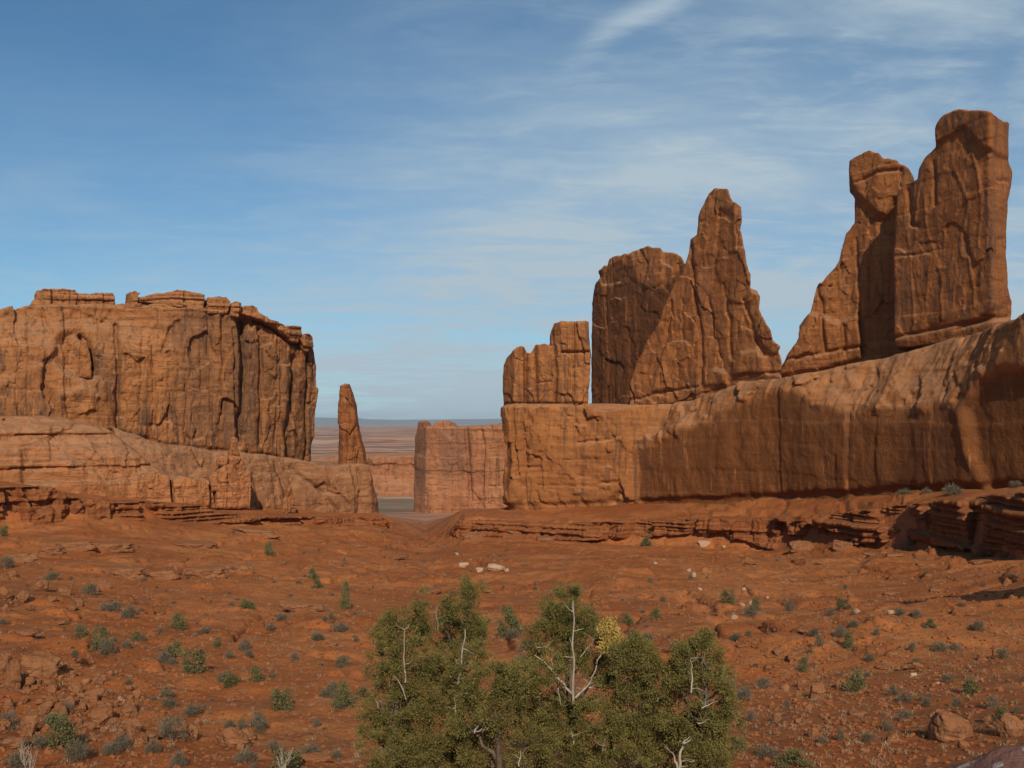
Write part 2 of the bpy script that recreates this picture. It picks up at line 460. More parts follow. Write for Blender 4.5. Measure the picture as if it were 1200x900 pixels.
M_MESA = sandstone('mesa_sandstone', (0.460, 0.184, 0.064), (0.370, 0.141, 0.048), (0.200, 0.078, 0.031), vst=0.9, strata=0.35, seed=1, stain_shade_col=(0.135, 0.072, 0.042))
M_APRON = sandstone('slickrock', (0.450, 0.180, 0.070), (0.400, 0.152, 0.056), (0.270, 0.103, 0.041), vst=0.4, strata=0.6, seed=2, vth=0.56)
M_GREYROCK = sandstone('grey_slickrock', (0.380, 0.163, 0.070), (0.290, 0.124, 0.054), (0.200, 0.086, 0.040), vst=0.5, strata=0.4, seed=3)
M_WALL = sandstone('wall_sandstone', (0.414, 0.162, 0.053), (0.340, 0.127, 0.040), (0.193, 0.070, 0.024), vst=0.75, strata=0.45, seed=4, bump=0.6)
M_TOWER = sandstone('tower_sandstone', (0.344, 0.129, 0.041), (0.277, 0.096, 0.031), (0.151, 0.051, 0.019), vst=0.75, strata=0.3, seed=5, bump=0.65, stain_shade_col=(0.070, 0.024, 0.010))
M_FAR = sandstone('far_sandstone', (0.440, 0.186, 0.087), (0.350, 0.134, 0.059), (0.270, 0.107, 0.052), varnish=(0.150, 0.073, 0.042), vst=0.95, strata=0.25, seed=6, fine=0.8, stain_shade_col=(0.20, 0.105, 0.068))
M_DARKTOWER = sandstone('varnished_sandstone', (0.272, 0.085, 0.028), (0.200, 0.062, 0.020), (0.150, 0.050, 0.019), varnish=(0.075, 0.031, 0.016), vst=0.8, strata=0.2, seed=11, vth=0.46)
M_LEDGE = sandstone('ledge_mudstone', (0.360, 0.132, 0.047), (0.280, 0.084, 0.025), (0.170, 0.050, 0.018), vst=0.3, strata=0.7, seed=7, fine=1.8, dist=0.5, dust=(0.33, 0.125, 0.045))
M_CAP = sandstone('cap_sandstone', (0.460, 0.194, 0.075), (0.380, 0.146, 0.054), (0.230, 0.090, 0.036), vst=0.3, strata=0.6, seed=8, fine=1.6, dist=0.6)

def soil_material():
    m, nt, b = new_mat('red_soil')
    g = N(nt, 'ShaderNodeNewGeometry'); p = g.outputs['Position']
    cd = N(nt, 'ShaderNodeSeparateXYZ'); L(nt, p, cd.inputs[0])
    big = noise(nt, p, 0.05, 5, 0.6, 0.3)
    med = noise(nt, p, 0.5, 6, 0.65, 0.2)
    sml = noise(nt, p, 4.0, 6, 0.68)
    mic = noise(nt, p, 22.0, 4, 0.6)
    col = mixc(nt, mapr(nt, big, 0.36, 0.66), (0.325, 0.095, 0.025), (0.44, 0.150, 0.045))
    col = mixc(nt, mathn(nt, 'MULTIPLY', mapr(nt, med, 0.46, 0.70), 0.6), col, (0.225, 0.061, 0.017))
    # pale gravelly patches
    gp = noise(nt, mapping(nt, p, (0.10, 0.10, 0.1), (4, 2, 7)), 1.0, 6, 0.65, 0.4)
    gr = mathn(nt, 'MULTIPLY', mapr(nt, gp, 0.54, 0.70), mapr(nt, sml, 0.44, 0.62))
    col = mixc(nt, mathn(nt, 'MULTIPLY', gr, 0.7), col, (0.46, 0.225, 0.11))
    col = mixc(nt, mapr(nt, sml, 0.50, 0.78, 0.0, 0.5), col, (0.24, 0.075, 0.034))
    dk = noise(nt, mapping(nt, p, (0.16, 0.16, 0.3), (14, 22, 7)), 1.0, 7, 0.7, 0.3)       # dark rubbly and scrubby ground
    col = mixc(nt, mapr(nt, dk, 0.50, 0.66, 0.0, 0.55), col, (0.17, 0.075, 0.036))
    sp = noise(nt, mapping(nt, p, (1.6, 1.6, 1.6), (4, 12, 7)), 1.0, 4, 0.7)
    col = mixc(nt, mathn(nt, 'MULTIPLY', mapr(nt, sp, 0.60, 0.70), mapr(nt, dk, 0.40, 0.58)), col, (0.12, 0.062, 0.034))
    vo = N(nt, 'ShaderNodeTexVoronoi'); vo.inputs['Scale'].default_value = 2.6; L(nt, p, vo.inputs['Vector'])
    peb = mathn(nt, 'MULTIPLY', mapr(nt, vo.outputs[0], 0.16, 0.07), mapr(nt, med, 0.45, 0.55))
    col = mixc(nt, mathn(nt, 'MULTIPLY', peb, 0.65), col, (0.48, 0.27, 0.16))
    # grey-green scrub country and banded desert farther off
    far = mapr(nt, cd.outputs[1], 330.0, 520.0)
    fb = noise(nt, mapping(nt, p, (0.0016, 0.0075, 0.0)), 1.0, 7, 0.62, 0.3)
    fcol = mixc(nt, mapr(nt, fb, 0.42, 0.56), (0.34, 0.105, 0.05), (0.52, 0.31, 0.20))
    fs = noise(nt, mapping(nt, p, (0.004, 0.012, 0.0), (7, 3, 0)), 1.0, 8, 0.68, 0.2)
    fcol = mixc(nt, mapr(nt, fs, 0.50, 0.60, 0.0, 0.9), fcol, (0.15, 0.12, 0.075))
    col = mixc(nt, far, col, fcol)
    gx = mathn(nt, 'ABSOLUTE', mathn(nt, 'ADD', cd.outputs[0], 72.0))
    green = mathn(nt, 'MULTIPLY', mapr(nt, cd.outputs[1], 520.0, 600.0), mapr(nt, cd.outputs[1], 860.0, 760.0))
    col = mixc(nt, mathn(nt, 'MULTIPLY', green, mapr(nt, noise(nt, mapping(nt, p, (0.06, 0.03, 0.0)), 1.0, 6, 0.7), 0.40, 0.56, 0.25, 1.0)), col, (0.24, 0.19, 0.12))
    ns = N(nt, 'ShaderNodeSeparateXYZ'); L(nt, g.outputs['Normal'], ns.inputs[0])
    steep = mapr(nt, ns.outputs[2], 0.80, 0.5)
    col = mixc(nt, mathn(nt, 'MULTIPLY', steep, 0.5), col, (0.30, 0.10, 0.045))
    L(nt, col, b.inputs['Base Color'])
    h = mathn(nt, 'ADD', mathn(nt, 'MULTIPLY', med, 0.5), mathn(nt, 'MULTIPLY', sml, 0.16))
    h = mathn(nt, 'ADD', h, mathn(nt, 'MULTIPLY', mic, 0.035))
    h = mathn(nt, 'ADD', h, mathn(nt, 'MULTIPLY', peb, 0.05))
    bp = N(nt, 'ShaderNodeBump'); bp.inputs['Strength'].default_value = 0.9; bp.inputs['Distance'].default_value = 0.6
    L(nt, h, bp.inputs['Height']); L(nt, bp.outputs[0], b.inputs['Normal'])
    return m
M_SOIL = soil_material()

# ------------------------------------------------------------------ the ground: one sheet from the viewpoint to the horizon
# for a few directions (photo column) the heights met going out: (depth, photo row there)
STN = {
    -300: [(28, 850), (45, 765), (70, 710), (100, 680), (130, 660), (160, 645), (190, 628), (205, 618), (212, 572), (245, 563), (300, 560)],
    0:   [(28, 884), (45, 794), (70, 736), (100, 701), (130, 680), (160, 660), (190, 642), (215, 630), (227, 612), (231, 572), (262, 564), (320, 562)],
    100: [(28, 892), (45, 806), (70, 747), (100, 711), (130, 688), (160, 665), (190, 647), (215, 632), (237, 606), (241, 588), (272, 577), (330, 574)],
    250: [(28, 902), (45, 822), (70, 762), (100, 722), (130, 696), (160, 676), (190, 656), (230, 634), (262, 613), (266, 602), (292, 593), (350, 590)],
    440: [(28, 903), (45, 824), (70, 764), (100, 726), (130, 703), (160, 687), (190, 672), (230, 652), (270, 634), (296, 614), (300, 607), (330, 601), (360, 603)],
    500: [(28, 903), (45, 826), (70, 766), (100, 728), (130, 705), (160, 690), (190, 676), (230, 658), (280, 640), (330, 627), (400, 612), (500, 601)],
    545: [(28, 903), (45, 824), (70, 764), (100, 726), (130, 703), (160, 687), (190, 672), (230, 654), (264, 638), (275, 629), (278, 610), (300, 598), (340, 596)],
    700: [(28, 903), (45, 822), (70, 762), (100, 722), (130, 695), (160, 674), (190, 656), (230, 646), (255, 636), (259, 615), (290, 593), (330, 592)],
    900: [(28, 893), (45, 810), (70, 752), (100, 714), (130, 692), (160, 674), (190, 660), (220, 654), (231, 645), (235, 608), (252, 585), (300, 582)],
    1060: [(28, 882), (45, 794), (70, 737), (100, 701), (130, 680), (160, 662), (185, 650), (194, 640), (198, 592), (216, 577), (260, 574)],
    1200: [(20, 905), (28, 862), (45, 776), (68, 732), (80, 704), (92, 683), (105, 670), (125, 664), (147, 655), (151, 580), (166, 571), (200, 569)],
    1500: [(20, 890), (28, 820), (45, 745), (68, 704), (80, 686), (90, 674), (100, 662), (110, 645), (114, 565), (130, 560), (180, 558)],
}
FARZ = [(420, -38.5), (500, -43.5), (620, -50), (760, -58), (1000, -63), (1400, -66), (2500, -66), (5000, -66), (9000, -58), (16000, -42), (45000, -40)]
NEARZ = [(0.5, -2.0), (4, -3.6), (10, -5.6), (18, -7.4)]
TERR_M = np.concatenate([np.linspace(-2.2, -0.64, 60, endpoint=False), np.linspace(-0.64, 0.64, 940), np.linspace(0.64, 2.2, 61)[1:]])
TERR_Y = np.concatenate([np.geomspace(1.2, 18, 40, endpoint=False), np.geomspace(18, 340, 720, endpoint=False), np.geomspace(340, 1500, 130, endpoint=False), np.geomspace(1500, 50000, 90)])
_lY = np.log(TERR_Y)
def _column(px, st):
    ys, zs = [a for a, _ in NEARZ], [b for _, b in NEARZ]
    for Y, py in st:
        if Y <= ys[-1]: continue
        ys.append(Y); zs.append(at(px, py, Y)[2])
    last = ys[-1]
    for Y, z in FARZ:
        if Y > last * 1.25: ys.append(Y); zs.append(z)
    return np.interp(_lY, np.log(ys), zs)
_px = sorted(STN)
_ms = np.array([slope_of(p) for p in _px])
_cols = np.array([_column(p, STN[p]) for p in _px])                    # direction x depth
# depths of each step vary from column to column, so blend columns on a depth scale where the ledges line up
LEDGE_Y = {-300: 209, 0: 229, 100: 239, 250: 264, 440: 298, 500: 306, 545: 276.5, 700: 257, 900: 233, 1060: 196, 1200: 149, 1500: 112}
_led = np.array([LEDGE_Y[p] for p in _px], float)
def terrain_base(m, Y):
    m = np.clip(m, _ms[0], _ms[-1])
    i = np.clip(np.searchsorted(_ms, m) - 1, 0, len(_ms) - 2)
    t = (m - _ms[i]) / (_ms[i + 1] - _ms[i]); 
    led = _led[i] * (1 - t) + _led[i + 1] * t
    r = 0
    for k, w in ((0, 1 - t), (1, t)):
        # rescale depth so that the step of that column falls on this direction's step
        s = _led[i + k] / led
        blend = sstep(25, 120, Y) * (1 - sstep(330, 480, Y))
        Yk = Y * (s * blend + (1 - blend))
        q = np.clip(np.interp(np.log(Yk), _lY, np.arange(len(_lY))), 0, len(_lY) - 1.001)
        j = q.astype(int); fq = q - j
        r = r + w * (_cols[i + k, j] * (1 - fq) + _cols[i + k, j + 1] * fq)
    return r
_MM, _YY = np.meshgrid(TERR_M, TERR_Y, indexing='ij')
_XX = _MM * _YY
TZ = terrain_base(_MM, _YY)
_near = 1 - sstep(230, 420, _YY)
_z0 = np.zeros_like(_XX)
_amp = sstep(6, 26, _YY) 
n1 = fbm(_XX / 26, _YY / 26, _z0, 3, 0.5, 1); n2 = fbm(_XX / 7, _YY / 7, _z0, 3, 0.5, 2); n3 = fbm(_XX / 2.1, _YY / 2.1, _z0, 4, 0.55, 3)
calm = sstep(-0.5, 0.4, fbm(_XX / 18, _YY / 18, _z0, 2, 0.5, 4))       # some ground is smooth sand, some is broken
TZ += _near * _amp * (0.75 * n1 * sstep(20, 70, _YY) + 0.34 * n2 * (0.35 + calm) + 0.13 * n3 * (0.25 + calm))
gx_ = fbm(_XX / 11 + 0.4 * n1, _YY / 60, _z0, 3, 0.5, 6)
TZ -= _near * sstep(35, 80, _YY) * 0.9 * np.exp(-(gx_ / 0.10) ** 2) * sstep(-0.3, 0.3, fbm(_XX / 40, _YY / 40, _z0, 2, 0.5, 8))
# thin hard beds crop out as small broken scarps along the slopes
def scarps(Z, X, Y, h, amt, seed):
    q = (Z + 0.05 * Y * 0 + 1.3 * fbm(X / 14, Y / 14, X * 0, 3, 0.5, seed) + 0.35 * fbm(X / 3, Y / 3, X * 0, 3, 0.5, seed + 1)) / h
    fr = q - np.floor(q)
    saw = sstep(0.0, 0.10, fr) * (1 - fr) - 0.5 * (1 - fr) * 0
    mask = sstep(0.05, 0.45, fbm(X / 20, Y / 12, X * 0, 3, 0.55, seed + 2))
    return amt * saw * mask
TZ += _near * sstep(30, 60, _YY) * (scarps(TZ, _XX, _YY, 1.9, 0.75, 11) + scarps(TZ, _XX, _YY, 0.8, 0.28, 15))
TZ += (1 - _near) * (sstep(340, 500, _YY) * 1.2 * fbm(_XX / 60, _YY / 60, _z0, 4, 0.5, 21) + sstep(900, 2500, _YY) * 7 * fbm(_XX / 700, _YY / 500, _z0, 5, 0.5, 22))
# far mesas step up towards the horizon
mes = fbm(_XX / 2600, _YY / 1500, _z0, 4, 0.5, 31)
TZ += sstep(1500, 4000, _YY) * (1 - sstep(9000, 14000, _YY)) * 16 * sstep(0.05, 0.16, mes)

def ground_z(m, Y):
    i = np.clip(np.interp(m, TERR_M, np.arange(len(TERR_M))), 0, len(TERR_M) - 1.001); j = np.clip(np.interp(math.log(Y), _lY, np.arange(len(_lY))), 0, len(_lY) - 1.001)
    a, b = int(i), int(j); s, t = i - a, j - b
    return (TZ[a, b] * (1 - s) + TZ[a + 1, b] * s) * (1 - t) + (TZ[a, b + 1] * (1 - s) + TZ[a + 1, b + 1] * s) * t
def ground_xy(x, y): return ground_z(x / y, y)
def ground_at(px, py, ymin=14, ymax=700):
    """where the sight line through a photo pixel first meets the ground"""
    x, y, z = ray(px, py); m, k = x / y, z / y
    i = np.clip(np.interp(m, TERR_M, np.arange(len(TERR_M))), 0, len(TERR_M) - 1.001); a = int(i); s = i - a
    col = TZ[a] * (1 - s) + TZ[a + 1] * s
    d = k * TERR_Y - col
    ok = (d <= 0) & (TERR_Y > ymin)
    if not ok.any(): return None
    j = int(np.argmax(ok))
    if j and d[j - 1] > 0:
        t = d[j - 1] / (d[j - 1] - d[j]); Y = TERR_Y[j - 1] + t * (TERR_Y[j] - TERR_Y[j - 1])
    else: Y = TERR_Y[j]
    if Y > ymax: return None
    return np.array((m * Y, Y, k * Y))

def build_ground():
    a, b = TZ.shape
    V = np.stack([_XX.ravel(), _YY.ravel(), TZ.ravel()], 1)
    I = np.arange(a * b).reshape(a, b)
    Q = np.stack([I[:-1, :-1].ravel(), I[1:, :-1].ravel(), I[1:, 1:].ravel(), I[:-1, 1:].ravel()], 1)
    o = obj('ground', mesh_from('ground', V, Q, M_SOIL))
    tag(o, 'bare red desert ground falling away to the canyon floor and the far plain', 'ground', kind='structure')
build_ground()

# ------------------------------------------------------------------ rock: relief helpers work on the face, in photo pixels carried to the rock
def feat(fr, U, Z, poly, dw, soft=1.0):
    return dw * sstep(0, 1, 0.5 - poly_sd(fr.uz(poly), U, Z) / (2 * soft))
def crack(fr, U, Z, line, width, depth):
    d = line_d(fr.uz(line), U, Z)
    return depth * np.exp(-(d / (width * 0.5)) ** 2)
def wobble(line, n=8, amp=1.2, seed=0):
    r = np.random.RandomState(seed); out = []
    for (a, b), (c, d) in zip(line[:-1], line[1:]):
        for k in range(n):
            t = k / n; out.append((a + (c - a) * t + (r.uniform(-amp, amp) if k else 0), b + (d - b) * t + (r.uniform(-amp, amp) if k else 0)))
    return out + [line[-1]]

# ---- the long cliff on the left
def build_mesa():
    fr = Frame([(-330, 266), (0, 281), (200, 300), (276, 309), (285, 313), (340, 325), (348, 330), (378, 346)], (0.88, 0.475))
    rs = np.random.RandomState(3)
    def relief(fr, U, Z):
        r = columns(rs, U, Z, 5, 14, 1.1, 1.2, 1.2, 1) + columns(rs, U, Z, 1.6, 5, 0.38, 0.6, 0.7, 2)
        top = fr.uz([(0, 360)])[0, 1]
        r = r + 0.35 * beds(rs, U, Z, 3, 9, 0.6, 1.2, 3, 0.4) + sstep(24, 32, Z) * beds(rs, U, Z, 0.8, 2.2, 0.5, 0.5, 4, 0.3)
        # rounded, bedded upper brow on the left half
        brow = sstep(12.0, 34.0, Z) ; leftish = 1 - sstep(fr.uz([(150, 450)])[0, 0], fr.uz([(215, 450)])[0, 0], U)
        r = r + leftish * 9.0 * brow ** 2.2 + 1.6 * (1 - leftish) * brow ** 3
        for ln, w, d in (([(283, 378), (286, 430), (281, 505), (279, 522)], 2.2, 3.8), ([(304, 385), (306, 440), (304, 520)], 1.3, 2.6),
                         ([(346, 420), (343, 470), (338, 510), (340, 540)], 2.6, 4.4), ([(140, 378), (139, 420), (138, 505)], 1.1, 2.2),
                         ([(180, 400), (181, 500)], 0.8, 1.0), ([(262, 370), (259, 480)], 0.8, 1.2), ([(275, 385), (277, 500)], 0.9, 2.0), ([(361, 400), (358, 540)], 1.1, 2.4),
                         ([(97, 393), (104, 402), (108, 432)], 1.4, 3.6), ([(245, 365), (247, 505)], 0.7, 0.9), ([(325, 400), (322, 520)], 0.8, 1.3)):
            r = r + crack(fr, U, Z, wobble(ln, 6, 1.0, int(ln[0][0])), w, d)
        # hollow under an arched roof, with a flake standing in it
        r = r + feat(fr, U, Z, [(64, 420), (66, 400), (78, 388), (96, 384), (108, 396), (112, 440), (104, 452), (72, 432)], 2.4, 1.4)
        r = r + feat(fr, U, Z, [(195, 398), (199, 386), (208, 375), (214, 374), (212, 386), (204, 402), (190, 412)], 1.8, 0.6)
        # lumpy buttresses at the foot
        r = r + feat(fr, U, Z, [(50, 500), (56, 478), (68, 460), (95, 456), (122, 464), (132, 480), (136, 505), (60, 512)], -2.6, 1.5)
        r = r + feat(fr, U, Z, [(-40, 500), (-30, 470), (10, 440), (40, 430), (90, 436), (130, 448), (134, 470), (100, 462), (60, 470), (40, 505)], -1.6, 2.0)
        # dark undercut below the cap on the right
        r = r + feat(fr, U, Z, [(296, 366), (304, 369), (334, 385), (352, 396), (360, 404), (352, 410), (334, 398), (318, 385), (298, 378)], 2.2, 0.5)
        r = r + feat(fr, U, Z, wobble([(-300, 495), (0, 497), (140, 505), (200, 520), (330, 534), (330, 540), (200, 526), (140, 511), (0, 503), (-300, 501)], 2, .6, 4), 1.2, 0.6)
        return r
    outline = [(-300, 420), (-250, 385), (-120, 372), (-40, 364), (0, 360), (20, 356), (35, 354), (90, 352), (137, 352.5), (163, 352), (230, 357), (245, 361), (272, 363), (303, 369), (318, 376), (333, 384), (355, 394),
               (366, 396), (368, 410), (371, 430), (371, 463), (369, 490), (368, 507), (366, 540), (366, 570), (-300, 570)]
    def stain_shade(fr, U, Z):
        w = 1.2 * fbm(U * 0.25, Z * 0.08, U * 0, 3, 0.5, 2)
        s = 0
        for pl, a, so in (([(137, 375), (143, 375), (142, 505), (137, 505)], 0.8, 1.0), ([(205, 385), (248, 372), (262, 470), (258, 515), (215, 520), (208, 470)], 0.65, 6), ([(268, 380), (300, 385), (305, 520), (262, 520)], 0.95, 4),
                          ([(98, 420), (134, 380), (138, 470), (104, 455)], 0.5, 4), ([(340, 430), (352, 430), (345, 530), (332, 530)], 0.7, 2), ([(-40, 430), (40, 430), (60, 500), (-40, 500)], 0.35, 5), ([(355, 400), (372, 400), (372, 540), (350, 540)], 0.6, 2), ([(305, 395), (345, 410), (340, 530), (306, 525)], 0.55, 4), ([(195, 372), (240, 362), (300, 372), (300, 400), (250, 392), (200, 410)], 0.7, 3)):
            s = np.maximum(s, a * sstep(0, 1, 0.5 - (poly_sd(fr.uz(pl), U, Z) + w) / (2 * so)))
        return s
    me, base = formation('cliff', fr, outline, 26, relief, 0.42, 1.3, 0.5, 0.16, 2.5, seed=1, mat=M_MESA, stain_shade=stain_shade)
    root = empty('sandstone_mesa', base)
    tag(root, 'long flat-topped red cliff with broken caprock, left of the lone spire', 'cliff')
    obj('cliff_face', me, root)
    def child(name, fr, outline, T, relief, vox, rnd, namp, ns, mat, seed, pad=2.0, fac=0.6):
        me, b = formation(name, fr, outline, T, relief, vox, rnd, namp, ns, pad, seed=seed, mat=mat, fac=fac)
        o = obj(name, me, root); o.location = tuple(np.array(b) - np.array(base)); return o
    # caprock blocks lying along the rim
    frc = Frame([(-330, 279), (0, 297), (150, 307), (200, 303), (280, 308), (340, 323), (378, 341)], (0.88, 0.475))
    caps = [[(33, 354), (43, 347), (44, 339), (60, 338), (88, 339), (90, 343), (89, 353)], [(90, 352), (90, 344), (112, 344), (131, 343), (134, 346), (136, 353)],
            [(137, 353), (138, 350), (151, 349.5), (152, 343), (158, 342), (162, 344), (161, 354)], [(162, 353), (163, 348.5), (177, 345), (200, 341.5), (207, 339.5), (224, 341), (242, 344), (242, 352), (240, 359), (228, 360), (222, 356)],
            [(244, 361), (245, 348.5), (258, 347.5), (267, 348), (271, 353), (268, 362), (254, 364)], [(270, 364), (272, 355), (276, 353.5), (283, 355), (284, 358), (281, 366)],
            [(282, 367), (287, 359), (295, 358), (302, 360), (303, 366), (310, 371), (322, 376), (334, 381), (340, 386), (338, 389), (322, 382), (304, 374)],
            [(334, 388), (337, 382), (345, 381.5), (353, 383), (354, 388), (350, 396), (340, 393)], [(352, 397), (355, 392), (361, 391), (366, 394), (367, 404), (358, 406)]]
    for k, c in enumerate(caps):
        rc = np.random.RandomState(40 + k)
        lo = max(b for _, b in c); c = [(a, b + (6 if b > lo - 5 else 0)) for a, b in c]      # bedded into the rim
        child('cap_rock', frc, c, 11, lambda fr, U, Z: columns(rc, U, Z, 1.5, 4, 0.7, 0.2, 0.3, k) + beds(rc, U, Z, 0.8, 1.8, 0.7, 0.2, k, 0.4), 0.24, 0.5, 0.30, 0.45, M_CAP, 60 + k, 1.2)
    # the flake standing in the hollow
    frp = Frame([(80, 288), (120, 291)], (0.88, 0.475))
    child('rock_flake', frp, [(93, 442), (94, 410), (98, 396), (102, 400), (107, 425), (106, 442)], 4, lambda fr, U, Z: 0 * U + 0.05 * (Z - 8), 0.25, 0.8, 0.3, 0.4, M_MESA, 71, 1.2)
    # smooth slickrock apron below the wall
    fra = Frame([(-330, 240), (0, 257), (130, 270), (200, 281), (260, 292)], (0.82, 0.57))
    def ra(fr, U, Z):
        zt = np.interp(U, fr.uz([(0, 565), (130, 577), (200, 585)])[:, 0], fr.uz([(0, 565), (130, 577), (200, 585)])[:, 1]); 
        h = np.clip((Z - zt) / 17.0, 0, 1.6)
        r = 12.5 * h ** 1.7 + 1.1 * beds(np.random.RandomState(5), U, Z, 1.0, 3.2, 0.8, 0.8, 5, 0.5)
        r = r + feat(fr, U, Z, [(26, 568), (28, 527), (40, 526), (70, 527), (78, 522), (92, 530), (112, 540), (126, 568)], 1.0, 0.5)
        r = r + feat(fr, U, Z, [(70, 566), (74, 545), (79, 532), (90, 545), (112, 548), (124, 568)], -1.8, 1.2)
        r = r + feat(fr, U, Z, [(150, 590), (158, 560), (176, 551), (190, 560), (200, 590)], -1.0, 0.8)
        return r
    child('slickrock_apron', fra, [(-300, 482), (0, 486), (70, 490), (120, 494), (136, 500), (150, 512), (165, 526), (184, 545), (205, 556), (228, 566), (240, 600), (-300, 600)], 30, ra, 0.42, 1.6, 0.5, 0.14, M_APRON, 81, 2.5)
    frg = Frame([(130, 276), (200, 286), (300, 303), (345, 312), (410, 319), (437, 323), (446, 331), (460, 345)], (0.88, 0.475))
    def rg(fr, U, Z):
        q = fr.uz([(140, 588), (250, 591), (440, 601)]); zt = np.interp(U, q[:, 0], q[:, 1])
        k = np.interp(U, fr.uz([(150, 560), (330, 570), (400, 570), (440, 570)])[:, 0], (8, 7, 4, 2))
        h = np.clip((Z - zt) / 15.0, 0, 1.5)
        r = k * h ** 1.6 + columns(np.random.RandomState(6), U, Z, 5, 13, 0.8, 1.5, 1.2, 6) + 0.3 * beds(np.random.RandomState(7), U, Z, 1.5, 4, 0.7, 1.5, 7, 0.4)
        for ln, w, d in (([(348, 548), (352, 556), (378, 575), (396, 600)], 1.2, 1.6), ([(330, 545), (338, 580), (342, 600)], 1.5, 1.8), ([(423, 552), (424, 575), (421, 600)], 1.0, 1.3), ([(300, 556), (306, 600)], 1, 1)):
            r = r + crack(fr, U, Z, wobble(ln, 5, 0.8, 9), w, d)
        r = r + feat(fr, U, Z, [(372, 572), (384, 566), (396, 574), (392, 580), (380, 578)], 1.6, 0.5)
        return r
    child('grey_slope', frg, [(140, 500), (190, 519), (250, 527), (330, 535), (366, 541), (380, 546), (396, 545), (437, 544.5), (440, 562), (444, 590), (446, 620), (140, 620)], 24, rg, 0.42, 1.0, 0.45, 0.16, M_GREYROCK, 82, 2.5)
build_mesa()

def single(name, label, cat, fr, outline, T, relief, vox, rnd, namp, ns, mat, seed, pad=2.0, extra=None, group=None, stain_shade=None, fac=1.0, fmask=None):
    me, b = formation(name, fr, outline, T, relief, vox, rnd, namp, ns, pad, seed=seed, mat=mat, extra=extra, stain_shade=stain_shade, fac=fac, fmask=fmask)
    return tag(obj(name, me, loc=b), label, cat, group)

# ---- the lone spire on its pedestal
frs = Frame([(385, 331), (399, 327), (408, 326), (440, 329)], (1.0, 0.0))
def rsp(fr, U, Z):
    r = columns(np.random.RandomState(8), U, Z, 1.6, 3.2, 0.5, 0.6, 0.4, 8) + 0.4 * beds(np.random.RandomState(9), U, Z, 1.5, 4, 0.5, 0.4, 9, 0.4)
    return r + crack(fr, U, Z, [(407, 455), (408, 500), (404, 543)], 0.9, 0.9) + crack(fr, U, Z, [(416, 500), (414, 543)], 0.9, 0.9)
single('sandstone_spire', 'tall thin lone rock spire standing against the sky between the two cliffs', 'rock spire', frs,
       [(395.5, 548), (396, 500), (395.3, 473), (397, 463), (398, 452), (403, 449), (408, 450), (412, 462), (414.7, 481), (418, 504), (423, 523), (428, 548)], 7, rsp, 0.25, 1.0, 0.3, 0.35, M_TOWER, 91)

# ---- small hoodoos and blocks in front of the cliff
frh = Frame([(150, 272), (200, 277), (245, 281), (275, 283), (300, 286), (350, 300)], (0.88, 0.47))
def rh(s):
    def f(fr, U, Z):
        r = np.random.RandomState(s)
        return columns(r, U, Z, 1.5, 3.5, 0.5, 0.4, 0.4, s) + 0.6 * beds(r, U, Z, 1.5, 4, 0.4, 0.3, s, 0.5)
    return f
hd = empty('hoodoo', tuple(at(273, 592, 285)))
tag(hd, 'cluster of pale orange pinnacles with a thumb-like top in front of the grey slope', 'rock pinnacle')
for nm, ol, T, s in (('pinnacle', [(253, 596), (254, 575), (255, 557), (258, 549), (265, 543.5), (276, 545), (279, 552), (280, 544), (283, 538), (287, 540), (293, 552), (294.5, 562), (293, 596)], 6, 1),
                     ('thumb', [(268.5, 550), (269, 530), (271, 514), (275.6, 511.5), (280, 514), (281, 533), (280, 550)], 3.0, 2),
                     ('balanced_stone', [(255, 545), (255.5, 538), (261, 534.5), (267, 538), (266, 547)], 3.0, 3),
                     ('side_block', [(245, 596), (245, 580), (250, 577), (253, 582), (254, 596)], 3.5, 4), ('side_block', [(246, 577), (246.5, 562), (252, 554), (257, 552), (258, 577)], 3.5, 5)):
    me, b = formation(nm, frh, ol, T, rh(100 + s), 0.22, 0.8, 0.28, 0.4, 1.2, seed=100 + s, mat=M_APRON)
    o = obj(nm, me, hd); o.location = tuple(np.array(b) - np.array(hd.location))
frb = Frame([(150, 271), (248, 279)], (0.88, 0.47))
single('rock_block', 'pale square-sided block joined to the foot of the slickrock, left of its narrow gap', 'rock block', frb, [(161, 594), (162, 566), (167, 557), (182, 553), (199, 559), (201.5, 594)], 8, rh(121), 0.26, 0.9, 0.35, 0.3, M_APRON, 121)
single('rock_block', 'broad pale block with a level top between the gap and the thumb-topped pinnacles', 'rock block', frb, [(203, 594), (203.5, 564), (212, 559), (228, 562), (240, 560), (247, 564), (247, 594)], 7, rh(122), 0.26, 0.9, 0.35, 0.3, M_APRON, 122)
single('hoodoo', 'small stubby orange pinnacle at the foot of the grey slope, nearest the lone spire', 'rock pinnacle', frh, [(331, 602), (332, 588), (336, 583), (338, 572), (341, 569), (344, 576), (346, 592), (347, 602)], 2.5, rh(131), 0.22, 0.6, 0.3, 0.4, M_APRON, 131)

